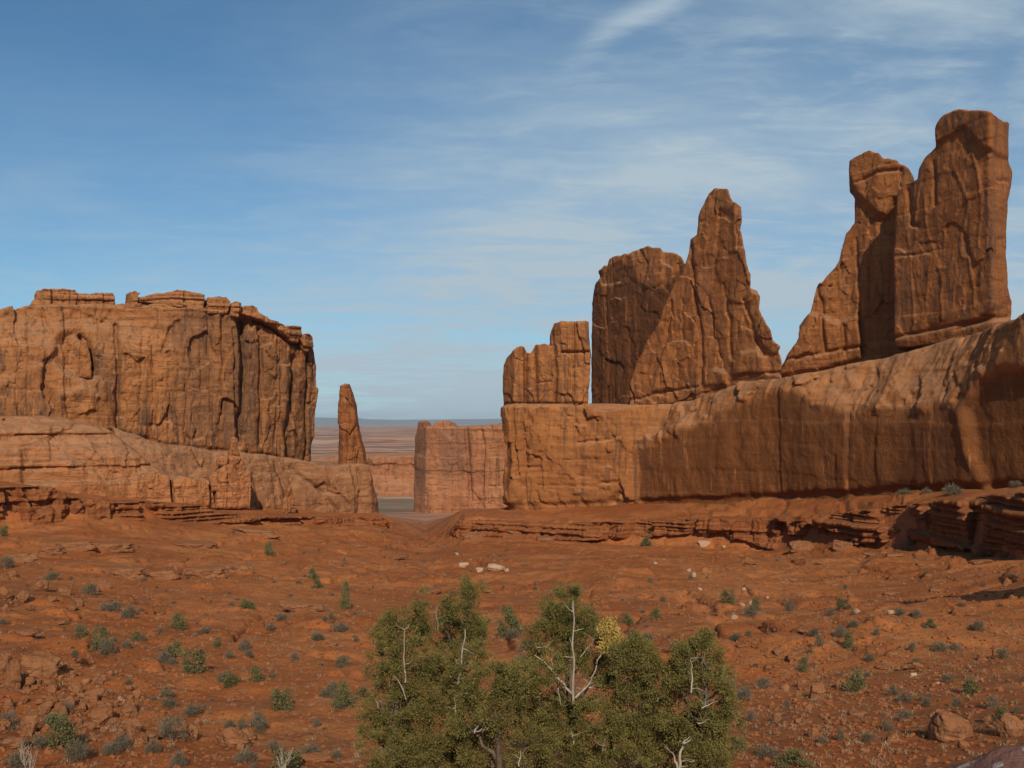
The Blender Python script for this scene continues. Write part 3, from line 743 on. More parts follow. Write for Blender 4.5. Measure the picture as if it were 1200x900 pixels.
# ---- the far blocks at the end of the valley
frf = Frame([(470, 560), (486, 512), (499, 500), (560, 494), (640, 488)], (1.0, 0.0))
def rf(fr, U, Z):
    r = np.random.RandomState(12)
    o = columns(r, U, Z, 5, 16, 1.0, 1.2, 1.2, 12) + 0.5 * beds(r, U, Z, 4, 9, 0.8, 0.8, 13, 0.6)
    return o + crack(fr, U, Z, [(546, 500), (549, 540), (552, 585)], 2, 2.2) + feat(fr, U, Z, [(490, 505), (600, 504), (600, 501), (490, 501)], -0.8, 0.5) - 1.6 * (1 - sstep(fr.uz([(520, 585)])[0, 1], fr.uz([(520, 572)])[0, 1], Z))
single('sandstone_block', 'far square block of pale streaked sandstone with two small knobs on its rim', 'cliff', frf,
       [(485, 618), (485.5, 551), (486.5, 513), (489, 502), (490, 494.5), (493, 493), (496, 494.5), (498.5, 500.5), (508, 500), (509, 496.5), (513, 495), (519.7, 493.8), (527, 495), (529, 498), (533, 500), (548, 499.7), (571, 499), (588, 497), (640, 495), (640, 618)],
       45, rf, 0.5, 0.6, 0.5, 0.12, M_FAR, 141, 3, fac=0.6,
       stain_shade=lambda fr, U, Z: 0.7 * np.maximum(sstep(0, 1, 0.5 - (poly_sd(fr.uz([(515, 505), (545, 503), (552, 560), (535, 568), (518, 560)]), U, Z) + 3 * fbm(U * 0.12, Z * 0.04, U * 0, 3, 0.5, 3)) / 8), sstep(0, 1, 0.5 - poly_sd(fr.uz([(484, 500), (500, 505), (504, 545), (498, 575), (484, 580)]), U, Z) / 5)))
frf2 = Frame([(360, 905), (430, 890), (520, 880)], (1.0, 0.0))
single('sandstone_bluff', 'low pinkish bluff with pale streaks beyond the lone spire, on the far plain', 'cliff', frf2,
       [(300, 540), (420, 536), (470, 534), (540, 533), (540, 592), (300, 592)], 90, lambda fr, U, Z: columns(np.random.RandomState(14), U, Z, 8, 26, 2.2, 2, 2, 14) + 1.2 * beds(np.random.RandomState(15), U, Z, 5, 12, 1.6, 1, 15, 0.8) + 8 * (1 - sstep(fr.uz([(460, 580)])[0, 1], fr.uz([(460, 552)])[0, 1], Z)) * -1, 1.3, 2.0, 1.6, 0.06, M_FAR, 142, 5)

# ---- the great wall on the right and the towers standing on it
WALL = Frame([(560, 330), (589, 307), (598, 300.5), (665, 294), (740, 287), (900, 247), (1060, 209), (1110, 196), (1200, 177), (1340, 160), (1500, 148)], (0.6, -0.8))
SC = [(589, 472), (692, 474), (720, 484), (738, 508), (748, 524), (800, 503), (852, 475), (896, 456), (928, 457), (948, 473), (992, 485), (1032, 478), (1080, 479), (1116, 471), (1144, 440), (1176, 415), (1200, 398), (1340, 340)]
def shelf_z(fr, U):
    q = fr.uz(SC); return np.interp(U, q[:, 0], q[:, 1])
def rw(fr, U, Z):
    r = np.random.RandomState(21)
    uL = fr.uz([(748, 560)])[0, 0]; uR = fr.uz([(1090, 540)])[0, 0]
    blocky = 1 - sstep(uL - 2, uL + 2, U)
    o = blocky * (columns(r, U, Z, 3.5, 9, 0.5, 0.6, 0.5, 21) + 0.7 * beds(r, U, Z, 4, 9, 0.5, 0.6, 22, 0.5))
    o = o + (1 - blocky) * (columns(r, U, Z, 8, 22, 0.18, 0.8, 0.8, 23) + 0.5 * beds(r, U, Z, 3, 8, 0.4, 1.0, 24, 0.2))
    z1 = shelf_z(fr, U) - 1.0; q_ = (Z - z1) / 1.4; h = 1.4 * np.log1p(np.exp(np.clip(q_, -30, 30)))      # rounded brow
    cot = np.interp(U, fr.uz([(589, 480), (735, 490), (760, 500), (860, 470), (1000, 470), (1100, 460), (1160, 430), (1210, 400)])[:, 0], (0, 0.25, 0.65, 0.85, 0.85, 0.85, 0.6, 0.3))
    o = o + cot * h
    # the smooth hollowed panels under their scalloped brow
    o = o + feat(fr, U, Z, [(742, 596), (742, 530), (760, 522), (800, 506), (830, 490), (852, 478), (875, 465), (896, 459), (928, 460), (938, 468), (948, 476), (992, 488), (1032, 481), (1080, 482), (1108, 476), (1116, 492), (1122, 530), (1138, 560), (1140, 580), (900, 590)], 0.9, 1.2)
    o = o + feat(fr, U, Z, [(1125, 478), (1144, 445), (1176, 432), (1200, 440), (1240, 470), (1250, 580), (1150, 580), (1135, 540)], 2.2, 1.6)
    PAN = [(742, 600), (742, 530), (760, 522), (800, 506), (830, 490), (852, 478), (875, 465), (896, 459), (928, 460), (938, 468), (948, 476), (992, 488), (1032, 481), (1080, 482), (1108, 476), (1400, 400), (1400, 620)]
    o = o + 0.07 * np.clip(z1 - Z, 0, 30) * sstep(0, 1, 0.5 - poly_sd(fr.uz(PAN), U, Z) / 1.5)
    # gentle flutes at the foot of the panel
    foot = np.exp(-((Z - fr.uz([(850, 572)])[0, 1]) / 4.0) ** 2) * (1 - blocky)
    o = o + 0.22 * foot * fbm(U * 0.9, Z * 0.06, U * 0, 3, 0.55, 25)
    # undercut at the base all along
    q = fr.uz([(589, 595), (740, 590), (880, 585), (1060, 577), (1200, 571), (1340, 560)]); zb = np.interp(U, q[:, 0], q[:, 1])
    o = o + 1.5 * (1 - sstep(zb + 0.3, zb + 1.7 + 0.5 * fbm(U * 0.3, U * 0, U * 0, 2, 0.5, 26), Z))
    for ln, w, d in (([(599, 474), (600, 520), (605, 560), (609, 570)], 0.9, 1.6), ([(612, 474), (611, 520), (613, 595)], 0.9, 1.3), ([(589, 474.5), (690, 474)], 0.8, 1.1), ([(612, 548), (628, 547)], 0.7, 1.0), ([(674, 519), (696, 516), (720, 514)], 0.7, 1.2),
                     ([(695, 490), (696, 519)], 0.7, 1.0), ([(704, 566), (726, 565)], 0.7, 1.3), ([(628, 569), (700, 570)], 0.6, 0.7), ([(712, 588), (722, 578), (732, 584)], 1.2, 1.8), ([(672, 480), (674, 518)], 0.7, 0.7), ([(626, 576), (634, 590), (645, 594)], 1.0, 1.0), ([(640, 480), (641, 515)], 0.7, 0.5)):
        o = o + crack(fr, U, Z, wobble(ln, 5, 0.8, int(ln[0][1])), w, d)
    return o
def thick(fr, U, Z): return np.interp(U, fr.uz([(589, 500), (690, 500), (800, 500), (1340, 500)])[:, 0], (14, 45, 50, 50))
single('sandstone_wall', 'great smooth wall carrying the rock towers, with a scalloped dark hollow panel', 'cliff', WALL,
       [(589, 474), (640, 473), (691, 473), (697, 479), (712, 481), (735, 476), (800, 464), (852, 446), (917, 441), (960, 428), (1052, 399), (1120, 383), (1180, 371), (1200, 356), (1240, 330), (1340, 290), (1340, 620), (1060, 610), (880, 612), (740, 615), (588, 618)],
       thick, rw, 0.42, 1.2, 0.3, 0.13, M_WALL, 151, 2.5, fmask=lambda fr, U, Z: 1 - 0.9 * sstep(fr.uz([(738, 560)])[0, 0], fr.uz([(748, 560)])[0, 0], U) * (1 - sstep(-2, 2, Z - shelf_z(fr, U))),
       stain_shade=lambda fr, U, Z: 0.85 * sstep(0, 1, 0.5 - (poly_sd(fr.uz([(744, 600), (744, 532), (760, 523), (800, 507), (830, 491), (852, 480), (875, 468), (896, 462), (928, 463), (948, 480), (992, 492), (1032, 485), (1080, 486), (1108, 480), (1144, 448), (1176, 436), (1200, 430), (1400, 400), (1400, 620)]), U, Z) + 0.8 * fbm(U * 0.4, Z * 0.12, U * 0, 3, 0.5, 5)) / 2.0))

# castle-like fin at the far end
frk = Frame([(580, 318), (589, 310), (602, 302.5), (613, 301.5), (616, 303), (626, 303), (629, 300.5), (646, 299), (655, 296), (692, 292.5), (700, 296)], (1.0, -0.05))
def rk(fr, U, Z):
    r = np.random.RandomState(31)
    o = 0.35 * columns(r, U, Z, 2.5, 6, 0.5, 0.3, 0.3, 31) + 0.25 * beds(r, U, Z, 3, 7, 0.4, 0.3, 32, 0.3)
    for ln, w, d in (([(615.5, 408), (616, 474)], 1.0, 1.6), ([(628, 405), (629, 474)], 1.0, 1.5), ([(647, 390), (652, 440), (650, 474)], 1.1, 1.5), ([(672, 378), (672.5, 474)], 0.7, 0.7), ([(659, 413), (692, 412)], 0.7, 1.0), ([(629, 449), (645, 447)], 0.6, 0.6)):
        o = o + crack(fr, U, Z, ln, w, d)
    return o + feat(fr, U, Z, [(655, 370), (700, 370), (700, 411), (682, 413), (658, 411)], -0.9, 0.3) + feat(fr, U, Z, [(588, 476), (700, 476), (700, 472), (588, 472)], 0.9, 0.3)
single('rock_fin', 'stepped rock fin like castle towers at the far end of the right-hand wall', 'rock fin', frk,
       [(589, 480), (589.2, 455), (590, 428), (593, 419), (605, 407), (610, 405), (613.5, 406), (616, 412), (621.5, 413.5), (624.5, 411), (627.5, 404.5), (639, 403), (645, 405), (645.5, 392), (650, 378), (657, 376), (672, 376.3), (689.5, 377.3), (691, 404), (692, 411.5), (690.5, 440), (689, 480)],
       8, rk, 0.25, 0.8, 0.28, 0.3, M_WALL, 161)

# broad tower behind
frl = Frame([(685, 372), (694, 360), (715, 350), (745, 338), (775, 327), (800, 319), (815, 315)], (0.99, -0.12))
def rl(fr, U, Z):
    r = np.random.RandomState(41)
    o = columns(r, U, Z, 2.2, 6, 0.9, 1.0, 0.9, 41) + 0.25 * beds(r, U, Z, 3, 8, 0.5, 0.8, 42, 0.4)
    o = o + feat(fr, U, Z, [(737, 300), (745, 330), (762, 342), (776, 330), (778, 280), (735, 285)], -1.6, 1.0)      # smooth rounded head
    o = o + feat(fr, U, Z, [(700, 320), (712, 310), (728, 305), (736, 318), (728, 330), (706, 334)], 1.3, 0.8)
    top = fr.uz([(740, 292)])[0, 1]
    return o + 5.0 * np.clip((Z - (top - 14)) / 14, 0, 1.3) ** 2
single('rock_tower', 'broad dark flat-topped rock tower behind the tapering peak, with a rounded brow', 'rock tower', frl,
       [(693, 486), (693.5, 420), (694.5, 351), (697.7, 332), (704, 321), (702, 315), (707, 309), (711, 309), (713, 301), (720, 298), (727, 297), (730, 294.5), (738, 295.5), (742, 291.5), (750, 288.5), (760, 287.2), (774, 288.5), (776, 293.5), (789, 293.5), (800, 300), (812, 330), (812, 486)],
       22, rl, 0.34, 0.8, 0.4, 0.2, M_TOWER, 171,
       stain_shade=lambda fr, U, Z: 1.0 * (1 - sstep(0, 1, 0.5 - (poly_sd(fr.uz([(700, 322), (712, 306), (730, 292), (776, 284), (800, 290), (800, 310), (778, 338), (760, 346), (745, 338), (738, 312), (722, 306)]), U, Z) + 0.8 * fbm(U * 0.4, Z * 0.2, U * 0, 3, 0.5, 4)) / 2.0)) * (0.8 + 0.2 * sstep(-0.2, 0.2, fbm(U * 0.5, Z * 0.03, U * 0, 3, 0.5, 9))))  # varnish plus shade painted on the body; the sunlit head stays pale

# the tapering peak
frm = Frame([(725, 308), (738, 305), (790, 294), (840, 280), (870, 270), (917, 258), (930, 256)], (0.98, -0.19))
def rm(fr, U, Z):
    r = np.random.RandomState(51)
    o = columns(r, U, Z, 5, 11, 0.38, 1.4, 1.0, 51) + columns(r, U, Z, 1.2, 3, 0.12, 0.8, 0.7, 52) + 0.3 * beds(r, U, Z, 2.5, 7, 0.5, 1.2, 53, 0.4)
    z0 = fr.uz([(830, 455)])[0, 1]
    o = o + 0.13 * (Z - z0)                                            # the face leans back
    o = o + feat(fr, U, Z, [(816, 255), (820, 236), (830, 212), (856, 212), (866, 232), (862, 246), (846, 244), (832, 250)], -0.9, 0.7)   # overhanging head
    o = o + feat(fr, U, Z, [(838, 300), (842, 240), (858, 240), (862, 262), (858, 298)], 1.0, 0.6)
    o = o + feat(fr, U, Z, [(843, 290), (876, 286), (882, 330), (888, 345), (874, 356), (852, 350), (838, 312)], -0.9, 0.6)
    o = o + feat(fr, U, Z, [(858, 442), (859, 424), (868, 414), (884, 411), (896, 418), (899, 440)], -2.6, 1.2)
    o = o + feat(fr, U, Z, [(824, 452), (828, 438), (838, 432), (850, 438), (852, 452)], -2.0, 1.0)
    o = o + feat(fr, U, Z, [(765, 458), (768, 438), (776, 424), (782, 440), (784, 456)], -1.2, 0.8)
    o = o + feat(fr, U, Z, [(870, 360), (880, 340), (890, 345), (893, 365), (906, 388), (916, 410), (905, 416), (886, 396)], -1.4, 0.7)
    for ln, w, d in (([(808, 280), (814, 340), (822, 400), (822, 450)], 1.0, 1.8), ([(848, 330), (856, 380), (858, 420)], 0.9, 1.2), ([(872, 350), (884, 390), (896, 416)], 0.9, 1.4), ([(786, 352), (780, 400), (764, 440)], 0.9, 1.2), ([(799, 350), (800, 400)], .7, .7),
                     ([(738, 469), (764, 463), (800, 456), (822, 452)], 0.9, 1.1), ([(858, 441), (917, 436)], 0.9, 1.2), ([(830, 345), (836, 380), (846, 420)], 0.7, 0.8)):
        o = o + crack(fr, U, Z, wobble(ln, 6, 1.6, int(ln[0][0])), w, d)
    return o
single('rock_peak', 'tapering red rock peak with a hooded knob on top, right of the flat-topped tower', 'rock peak', frm,
       [(738, 478), (738, 450), (744, 428), (757, 399), (770, 380), (780, 351), (793, 325), (799, 318), (807, 290), (809, 277), (817, 270), (818.5, 248), (822, 238), (831, 219), (838, 214), (844, 212.5), (853, 215), (857, 222), (860, 230), (870, 235), (870.5, 250), (868, 261), (871, 275), (873, 292), (874, 306), (880, 319), (880, 336), (888, 338.5), (891, 346), (890, 361), (897, 376), (902, 387), (905, 399), (914, 406), (912, 411), (917, 422), (918, 455)],
       20, rm, 0.30, 0.55, 0.30, 0.24, M_TOWER, 181, fac=0.85)

# the pair of tall fins
frt = Frame([(900, 266), (914, 261), (960, 255), (1000, 251), (1030, 245), (1080, 239)], (0.94, -0.33))
def rt(fr, U, Z):
    r = np.random.RandomState(61)
    o = columns(r, U, Z, 3, 8, 0.6, 1.2, 1.0, 61) + 0.3 * beds(r, U, Z, 3, 8, 0.5, 1.0, 62, 0.4)
    o = o + feat(fr, U, Z, [(990, 200), (994, 180), (1018, 170), (1050, 184), (1075, 206), (1062, 230), (1045, 240), (1040, 256), (1026, 252), (1010, 236), (1000, 226)], -2.6, 0.9)
    o = o + crack(fr, U, Z, [(1003, 216), (1030, 205), (1055, 202)], 0.9, 1.0)
    o = o + feat(fr, U, Z, [(914, 440), (922, 415), (938, 385), (948, 366), (972, 374), (985, 380), (1004, 366), (1010, 400), (1008, 420), (960, 434)], -2.4, 0.9)
    for ln, w, d in (([(962, 372), (966, 410)], 1.2, 1.8), ([(988, 382), (990, 412)], 1.2, 1.5), ([(1003, 280), (1008, 360), (1011, 415)], 0.7, 0.9), ([(914, 424), (960, 415), (1014, 406)], 0.9, 1.2), ([(958, 335), (964, 366)], 1.0, 1.2), ([(1020, 300), (1021, 400)], 0.7, 0.6)):
        o = o + crack(fr, U, Z, wobble(ln, 6, 1.2, int(ln[0][0])), w, d)
    return o
single('rock_fin', 'stepped rock fin with a round head, beside the tallest slab-sided fin', 'rock fin', frt,
       [(912, 446), (914, 430), (919.5, 420), (937, 397), (937, 382), (950, 366), (954.5, 343), (958, 332), (964, 329), (970, 321), (984, 306), (991, 273), (1002, 261), (1002, 222), (995.5, 211), (994.8, 190), (1005, 183.5), (1018.7, 177.5), (1030, 181.5), (1035, 188), (1050, 191), (1061.5, 199), (1071, 209), (1078, 230), (1080, 420)],
       16, rt, 0.30, 0.6, 0.30, 0.22, M_TOWER, 191, fac=0.7)
frr = Frame([(1040, 236), (1046, 231.5), (1049, 229), (1100, 217.5), (1164, 204), (1168, 203.6), (1188, 208.5), (1196, 213)], (0.9, -0.42))
def rr(fr, U, Z):
    r = np.random.RandomState(71)
    o = columns(r, U, Z, 5, 12, 0.12, 1.0, 0.8, 71) + 0.30 * beds(r, U, Z, 2.5, 6, 0.6, 1.5, 72, 0.4)
    o = o + feat(fr, U, Z, [(1090, 172), (1094, 148), (1104, 136), (1126, 128), (1190, 138), (1190, 190), (1172, 184), (1152, 176), (1138, 160), (1130, 150), (1110, 162)], -1.5, 0.5)
    # raised veins and open joints on the big face
    for ln, w, d in (([(1128, 150), (1146, 200), (1150, 240), (1146, 290)], 0.55, -0.33), ([(1118, 200), (1135, 235), (1126, 280), (1126, 300), (1136, 303), (1142, 360)], 0.6, -0.36), ([(1083, 230), (1086, 270), (1102, 320), (1104, 375)], 0.55, -0.33), ([(1060, 250), (1066, 300), (1072, 380)], 0.5, -0.27), ([(1088, 310), (1084, 375)], 0.5, -0.24), ([(1129, 330), (1129, 368)], 0.5, -0.27), ([(1120, 310), (1117, 350)], .5, -0.24), ([(1078, 215), (1072, 260)], .6, -0.36), ([(1108, 240), (1106, 300)], .5, -0.24),
                     ([(1094, 190), (1096, 240)], 0.7, 0.8), ([(1048, 396), (1100, 385), (1180, 370)], 0.9, 1.2), ([(1169, 211), (1187, 212)], 0.7, 1.1), ([(1170, 281), (1181, 280)], 0.6, 0.8), ([(1064, 222), (1068, 262), (1075, 265)], 0.9, 1.0), ([(1048, 300), (1075, 298), (1110, 290)], 0.6, 0.5)):
        o = o + crack(fr, U, Z, wobble(ln, 6, 1.0, int(ln[0][1])), w, d)
    return o + feat(fr, U, Z, [(1150, 372), (1186, 352), (1195, 375), (1120, 386)], 1.6, 0.8)
single('rock_fin', 'tallest slab-sided rock fin with a blocky cap, beside the round-headed fin', 'rock fin', frr,
       [(1050, 406), (1049, 388), (1046.5, 304), (1050, 242), (1051.7, 223), (1063, 212.5), (1075, 209.5), (1077, 195.6), (1083, 184), (1096.5, 170), (1095.7, 151), (1102, 140.5), (1110, 135), (1118, 131.6), (1135, 131), (1149, 132), (1166, 138.5), (1183, 144.5), (1182, 186), (1187, 201), (1184, 215), (1180, 238), (1179, 290), (1179, 335), (1185, 351), (1183, 390), (1120, 402)],
       13, rr, 0.28, 0.6, 0.28, 0.18, M_TOWER, 201, fac=0.38)

# ---- layered ledges along both sides of the valley
def rledge(s, notch=0.5):
    def f(fr, U, Z):
        r = np.random.RandomState(s)
        o = columns(r, U, Z, 1.5, 6, 0.45, 0.4, 0.4, s) + columns(r, U, Z, 0.5, 1.8, 0.2, 0.2, 0.25, s + 1)
        o = o + 1.25 * beds(r, U, Z, 0.5, 1.5, 0.85, 0.35, s + 2, 0.9)
        n = fbm(U * 0.16, Z * 0.05, U * 0, 3, 0.55, s + 3)
        return o + 3.2 * sstep(notch - 0.12, notch + 0.12, n) + 0.35 * fbm(U * 0.35, Z * 0.8, U * 0, 3, 0.5, s + 4)
    return f
LR = Frame([(518, 300), (534, 284), (539, 274.5), (700, 254.5), (900, 230.5), (1060, 193.5), (1200, 146.5), (1500, 109.5)], (0.62, -0.785))
single('layered_ledge', 'dark layered rock ledge running along the slope under the right-hand wall', 'rock ledge', LR,
       [(534, 610), (560, 610), (620, 614), (668, 614), (728, 610), (770, 611), (824, 607), (860, 609), (900, 607.5), (945, 605), (972, 603), (1008, 598), (1032, 595), (1068, 590), (1134, 583), (1200, 577), (1320, 572), (1320, 655), (1200, 655), (1140, 645), (1074, 634), (1026, 636), (996, 640), (969, 652), (912, 648), (840, 624), (749, 630), (680, 634), (600, 634), (535, 636), (527, 640)],
       7, rledge(301, 0.24), 0.22, 0.12, 0.16, 0.6, M_LEDGE, 211, 1.5, fac=1.0)
LL = Frame([(-330, 204), (0, 225.5), (74, 232.5), (82, 236), (128, 241.5), (250, 260), (440, 294.5), (500, 303)], (0.73, 0.68))
single('layered_ledge', 'broken layered rock ledge with dark gaps along the foot of the left-hand cliff', 'rock ledge', LL,
       [(-300, 568), (0, 570), (40, 570), (74, 573), (79, 582), (128, 588), (171, 588), (245, 593), (252, 601), (320, 605.5), (395, 607), (450, 607), (466, 611), (466, 622), (395, 626), (320, 628), (250, 626), (218, 628), (128, 624), (80, 632), (39, 640), (0, 642), (-300, 642)],
       7, rledge(321, 0.14), 0.22, 0.12, 0.16, 0.6, M_LEDGE, 221, 1.5, fac=1.0)

# ------------------------------------------------------------------ blue mesas on the horizon
def build_hills():
    xs = np.linspace(-42000, 42000, 420); rows = 9
    h = 260 + 120 * fbm(xs / 9000, xs * 0, xs * 0, 4, 0.5, 51) + 60 * sstep(0, 0.3, fbm(xs / 5200, xs * 0 + 4, xs * 0, 3, 0.5, 52))
    V = []
    for k in range(rows):
        t = k / (rows - 1)
        y = 40000 + 3000 * t + 500 * fbm(xs / 2500, xs * 0 + 9, xs * 0, 3, 0.5, 53)
        V.append(np.stack([xs, y, -90 + (h + 90) * np.sin(t * math.pi * 0.5)], 1))
    V = np.concatenate(V); n = len(xs)
    I = np.arange(rows * n).reshape(rows, n)
    Q = np.stack([I[:-1, :-1].ravel(), I[:-1, 1:].ravel(), I[1:, 1:].ravel(), I[1:, :-1].ravel()], 1)
    m, nt, b = new_mat('far_hills')
    g = N(nt, 'ShaderNodeNewGeometry')
    L(nt, mixc(nt, noise(nt, g.outputs['Position'], 0.0006, 5), (0.10, 0.085, 0.07), (0.20, 0.13, 0.09)), b.inputs['Base Color'])
    tag(obj('hills', mesh_from('hills', V, Q, m)), 'low blue ridge along the far horizon', 'hills', kind='structure')
build_hills()

# ------------------------------------------------------------------ loose rock
def icosphere(sub):
    import bmesh
    bm = bmesh.new(); bmesh.ops.create_icosphere(bm, subdivisions=sub, radius=1.0)
    V = np.array([v.co[:] for v in bm.verts]); Fc = np.array([[v.index for v in f.verts] for f in bm.faces]); bm.free()
    return V, Fc
ICO4 = icosphere(5); ICO2 = icosphere(3)
def boulder_mesh(name, seed, mat, scale=(1, 1, 0.8), planes=13, rough=0.09, ico=ICO4, flat=False):
    r = np.random.RandomState(seed)
    D, Fc = ico
    nrm = r.normal(size=(planes, 3)); nrm /= np.linalg.norm(nrm, axis=1)[:, None]
    hgt = r.uniform(0.55, 0.95, planes)
    if flat:                                            # a slab: upright broken edges between a top and a bottom bed
        a = np.sort(r.uniform(0, 2 * math.pi, 7)); nrm = np.stack([np.cos(a), np.sin(a), r.normal(0, 0.12, 7)], 1)
        nrm = np.concatenate([nrm, [(0.03, 0.02, 1), (0, 0, -1)]]); hgt = np.concatenate([r.uniform(0.5, 0.95, 7), [0.55, 0.55]])
    dots = D @ nrm.T
    rad = 1.0 / (np.sum(np.clip(dots / hgt, 0, None) ** 22, 1) ** (1 / 22) + (0.05 if flat else 0.30))
    rad = np.minimum(rad * 1.35, 1.25)
    P = D * rad[:, None]
    rad2 = 1 + rough * fbm(P[:, 0] * 2.2, P[:, 1] * 2.2, P[:, 2] * 2.2, 4, 0.55, seed) + 0.4 * rough * np.sign(fbm(P[:, 0] * 1.3, P[:, 1] * 1.3, P[:, 2] * 4, 2, 0.5, seed + 5))
    P = P * rad2[:, None] * np.array(scale)
    return mesh_from(name, P, Fc, mat)
M_BOULDER = sandstone('boulder_rock', (0.34, 0.155, 0.072), (0.27, 0.110, 0.048), (0.16, 0.066, 0.032), vst=0.25, strata=0.3, seed=9, fine=4.0, dist=0.12, dust=(0.32, 0.115, 0.04))
M_RUBBLE = sandstone('rubble_rock', (0.34, 0.125, 0.050), (0.24, 0.078, 0.029), (0.14, 0.047, 0.021), vst=0.1, strata=0.2, seed=12, fine=3.0, dist=0.05, dust=(0.32, 0.115, 0.04))
M_PALE = sandstone('pale_rock', (0.54, 0.38, 0.26), (0.45, 0.28, 0.18), (0.32, 0.17, 0.095), vst=0.1, strata=0.2, seed=10, fine=4.0, dist=0.10, dust=(0.46, 0.28, 0.17))
BOULD = [boulder_mesh('boulder', 400 + k, M_BOULDER, ((1, 0.9, 0.85), (1, 0.8, 0.6), (0.75, 0.7, 1.15), (1, 1, 0.7), (1, 0.7, 0.8), (0.9, 0.9, 0.95), (1.1, 0.8, 0.5))[k % 7]) for k in range(9)]
PALE = [boulder_mesh('pale_boulder', 450 + k, M_PALE, (1, 0.8, 0.7)) for k in range(4)]
SLAB = [boulder_mesh('rock_slab', 470 + k, M_BOULDER, (1, 0.6, 0.16), rough=0.10, flat=True) for k in range(5)]
LEDG = [boulder_mesh('rock_slab', 490 + k, M_BOULDER, (1, 0.5, 0.34), rough=0.12, flat=True) for k in range(4)]
rng = np.random.RandomState(77)
def put_rock(kind, meshes, px, py, wpx, hpx=None, tilt=0.0, lift=0.25, yaw=None, k=None):
    """a rock whose middle is seen at (px, py) with the given breadth and height"""
    hpx = hpx or wpx * 0.7
    p = ground_at(px, py + hpx * 0.42)
    if p is None: return None
    s = p[1] / F
    me = meshes[rng.randint(len(meshes)) if k is None else k]
    o = obj(kind, me)
    bx = me['bx'] if 'bx' in me else None
    if bx is None:
        co = np.empty(len(me.vertices) * 3, np.float32); me.vertices.foreach_get('co', co); co = co.reshape(-1, 3)
        bx = [float(v) for v in (np.ptp(co[:, 0]), np.ptp(co[:, 2]))]; me['bx'] = bx
    sx = wpx * s / bx[0]; sz = hpx * s / bx[1] * 1.12
    o.scale = (sx, sx * rng.uniform(0.85, 1.1), sz)
    yw = rng.uniform(-0.5, 0.5) if yaw is None else yaw
    o.rotation_euler = (tilt, rng.uniform(-0.12, 0.12), yw + (math.pi if rng.rand() < 0.5 and tilt == 0 else 0))
    o.location = (p[0], p[1] + 0.3 * wpx * s * 0.5, p[2] + hpx * s * (0.5 - lift) + (0.02 * wpx * s))
    return o

PILE = [(14, 790, 22, 36), (44, 777, 46, 32), (2, 778, 18, 30), (29, 799, 18, 15), (32, 847, 22, 34), (108, 813, 24, 16), (116, 838, 26, 22), (105, 850, 14, 12), (100, 798, 9, 9), (151, 829, 20, 24), (156, 850, 26, 18),
        (16, 870, 26, 17), (80, 820, 15, 12), (89, 806, 18, 13), (60, 806, 15, 10), (72, 833, 14, 11), (132, 846, 16, 12), (47, 822, 14, 10), (122, 812, 10, 8), (62, 790, 12, 9), (8, 826, 18, 14), (26, 820, 12, 10), (96, 828, 12, 10), (140, 858, 13, 9), (4, 848, 16, 12), (128, 826, 11, 9), (84, 790, 10, 8),
        (70, 818, 9, 7), (52, 834, 12, 9), (150, 806, 9, 7), (176, 862, 16, 11), (163, 868, 18, 13), (116, 800, 9, 7), (40, 806, 10, 7), (92, 846, 10, 8)]
PILE += [(rng.normal(70, 48), rng.normal(822, 26), w, w * rng.uniform(0.6, 0.9)) for w in rng.uniform(6, 15, 46)]
for q in PILE:
    o = put_rock('boulder', BOULD, *q)
    if o: tag(o, 'weathered red boulder in the tumbled pile on the lower left slope', 'boulder', 'boulders tumbled on the lower left slope')
ONES = [((226, 857, 14, 24), 'upright tan boulder standing among small grey shrubs at the edge of the pile'), ((231, 846, 10, 10), 'small rounded boulder leaning behind the upright tan boulder'),
        ((270, 865, 40, 24), 'broad low boulder with a dark hollow beneath it, on the sandy slope'), ((291, 860, 17, 19), 'pale egg-shaped boulder leaning on the broad low boulder'), ((281, 874, 10, 9), 'small stone in the hollow under the broad low boulder'), ((212, 861, 11, 10), 'squat boulder just left of the upright tan boulder'),
        ((1117, 850, 50, 40), 'big flat-topped block of red rock sunk in the slope with a dark crack round it'), ((1187, 850, 34, 32), 'dark jagged boulder behind the purplish lichen-spotted slab'),
        ((958, 810, 20, 22), 'rounded red boulder beside a dark hollow, below a green bush'), ((45, 686, 20, 17), 'squat boulder on the upper left slope below the layered ledge, largest of those there')]
for q, lab in ONES:
    o = put_rock('boulder', BOULD, *q)
    if o: tag(o, lab, 'boulder')
UPL = [(74, 692, 16, 12), (25, 698, 15, 15), (4, 694, 14, 14), (93, 706, 10, 14), (84, 712, 14, 9), (60, 702, 10, 8), (36, 712, 12, 8), (14, 672, 12, 9), (112, 690, 9, 8), (6, 712, 12, 9)]
for q in UPL:
    o = put_rock('boulder', BOULD, *q)
    if o: tag(o, 'small red boulder on the upper left slope under the ledge', 'boulder', 'boulders high on the left slope')
RGT = [(930, 768, 15, 11), (912, 763, 14, 8), (984, 801, 10, 14), (912, 840, 11, 11), (954, 858, 13, 11), (1047, 864, 16, 13), (1038, 805, 10, 8), (1077, 780, 12, 8), (1168, 766, 14, 14), (940, 800, 14, 12), (922, 806, 12, 9), (1150, 770, 10, 7), (1060, 782, 8, 6),
       (936, 844, 9, 7), (972, 846, 9, 7), (990, 862, 12, 8), (1020, 860, 9, 7), (900, 782, 10, 8), (1130, 872, 14, 9), (1158, 842, 12, 9), (905, 826, 9, 8), (948, 828, 12, 8), (1085, 862, 10, 7)]
for q in RGT:
    o = put_rock('boulder', BOULD, *q)
    if o: tag(o, 'red boulder scattered on the lower right slope beyond the junipers', 'boulder', 'boulders on the lower right slope')
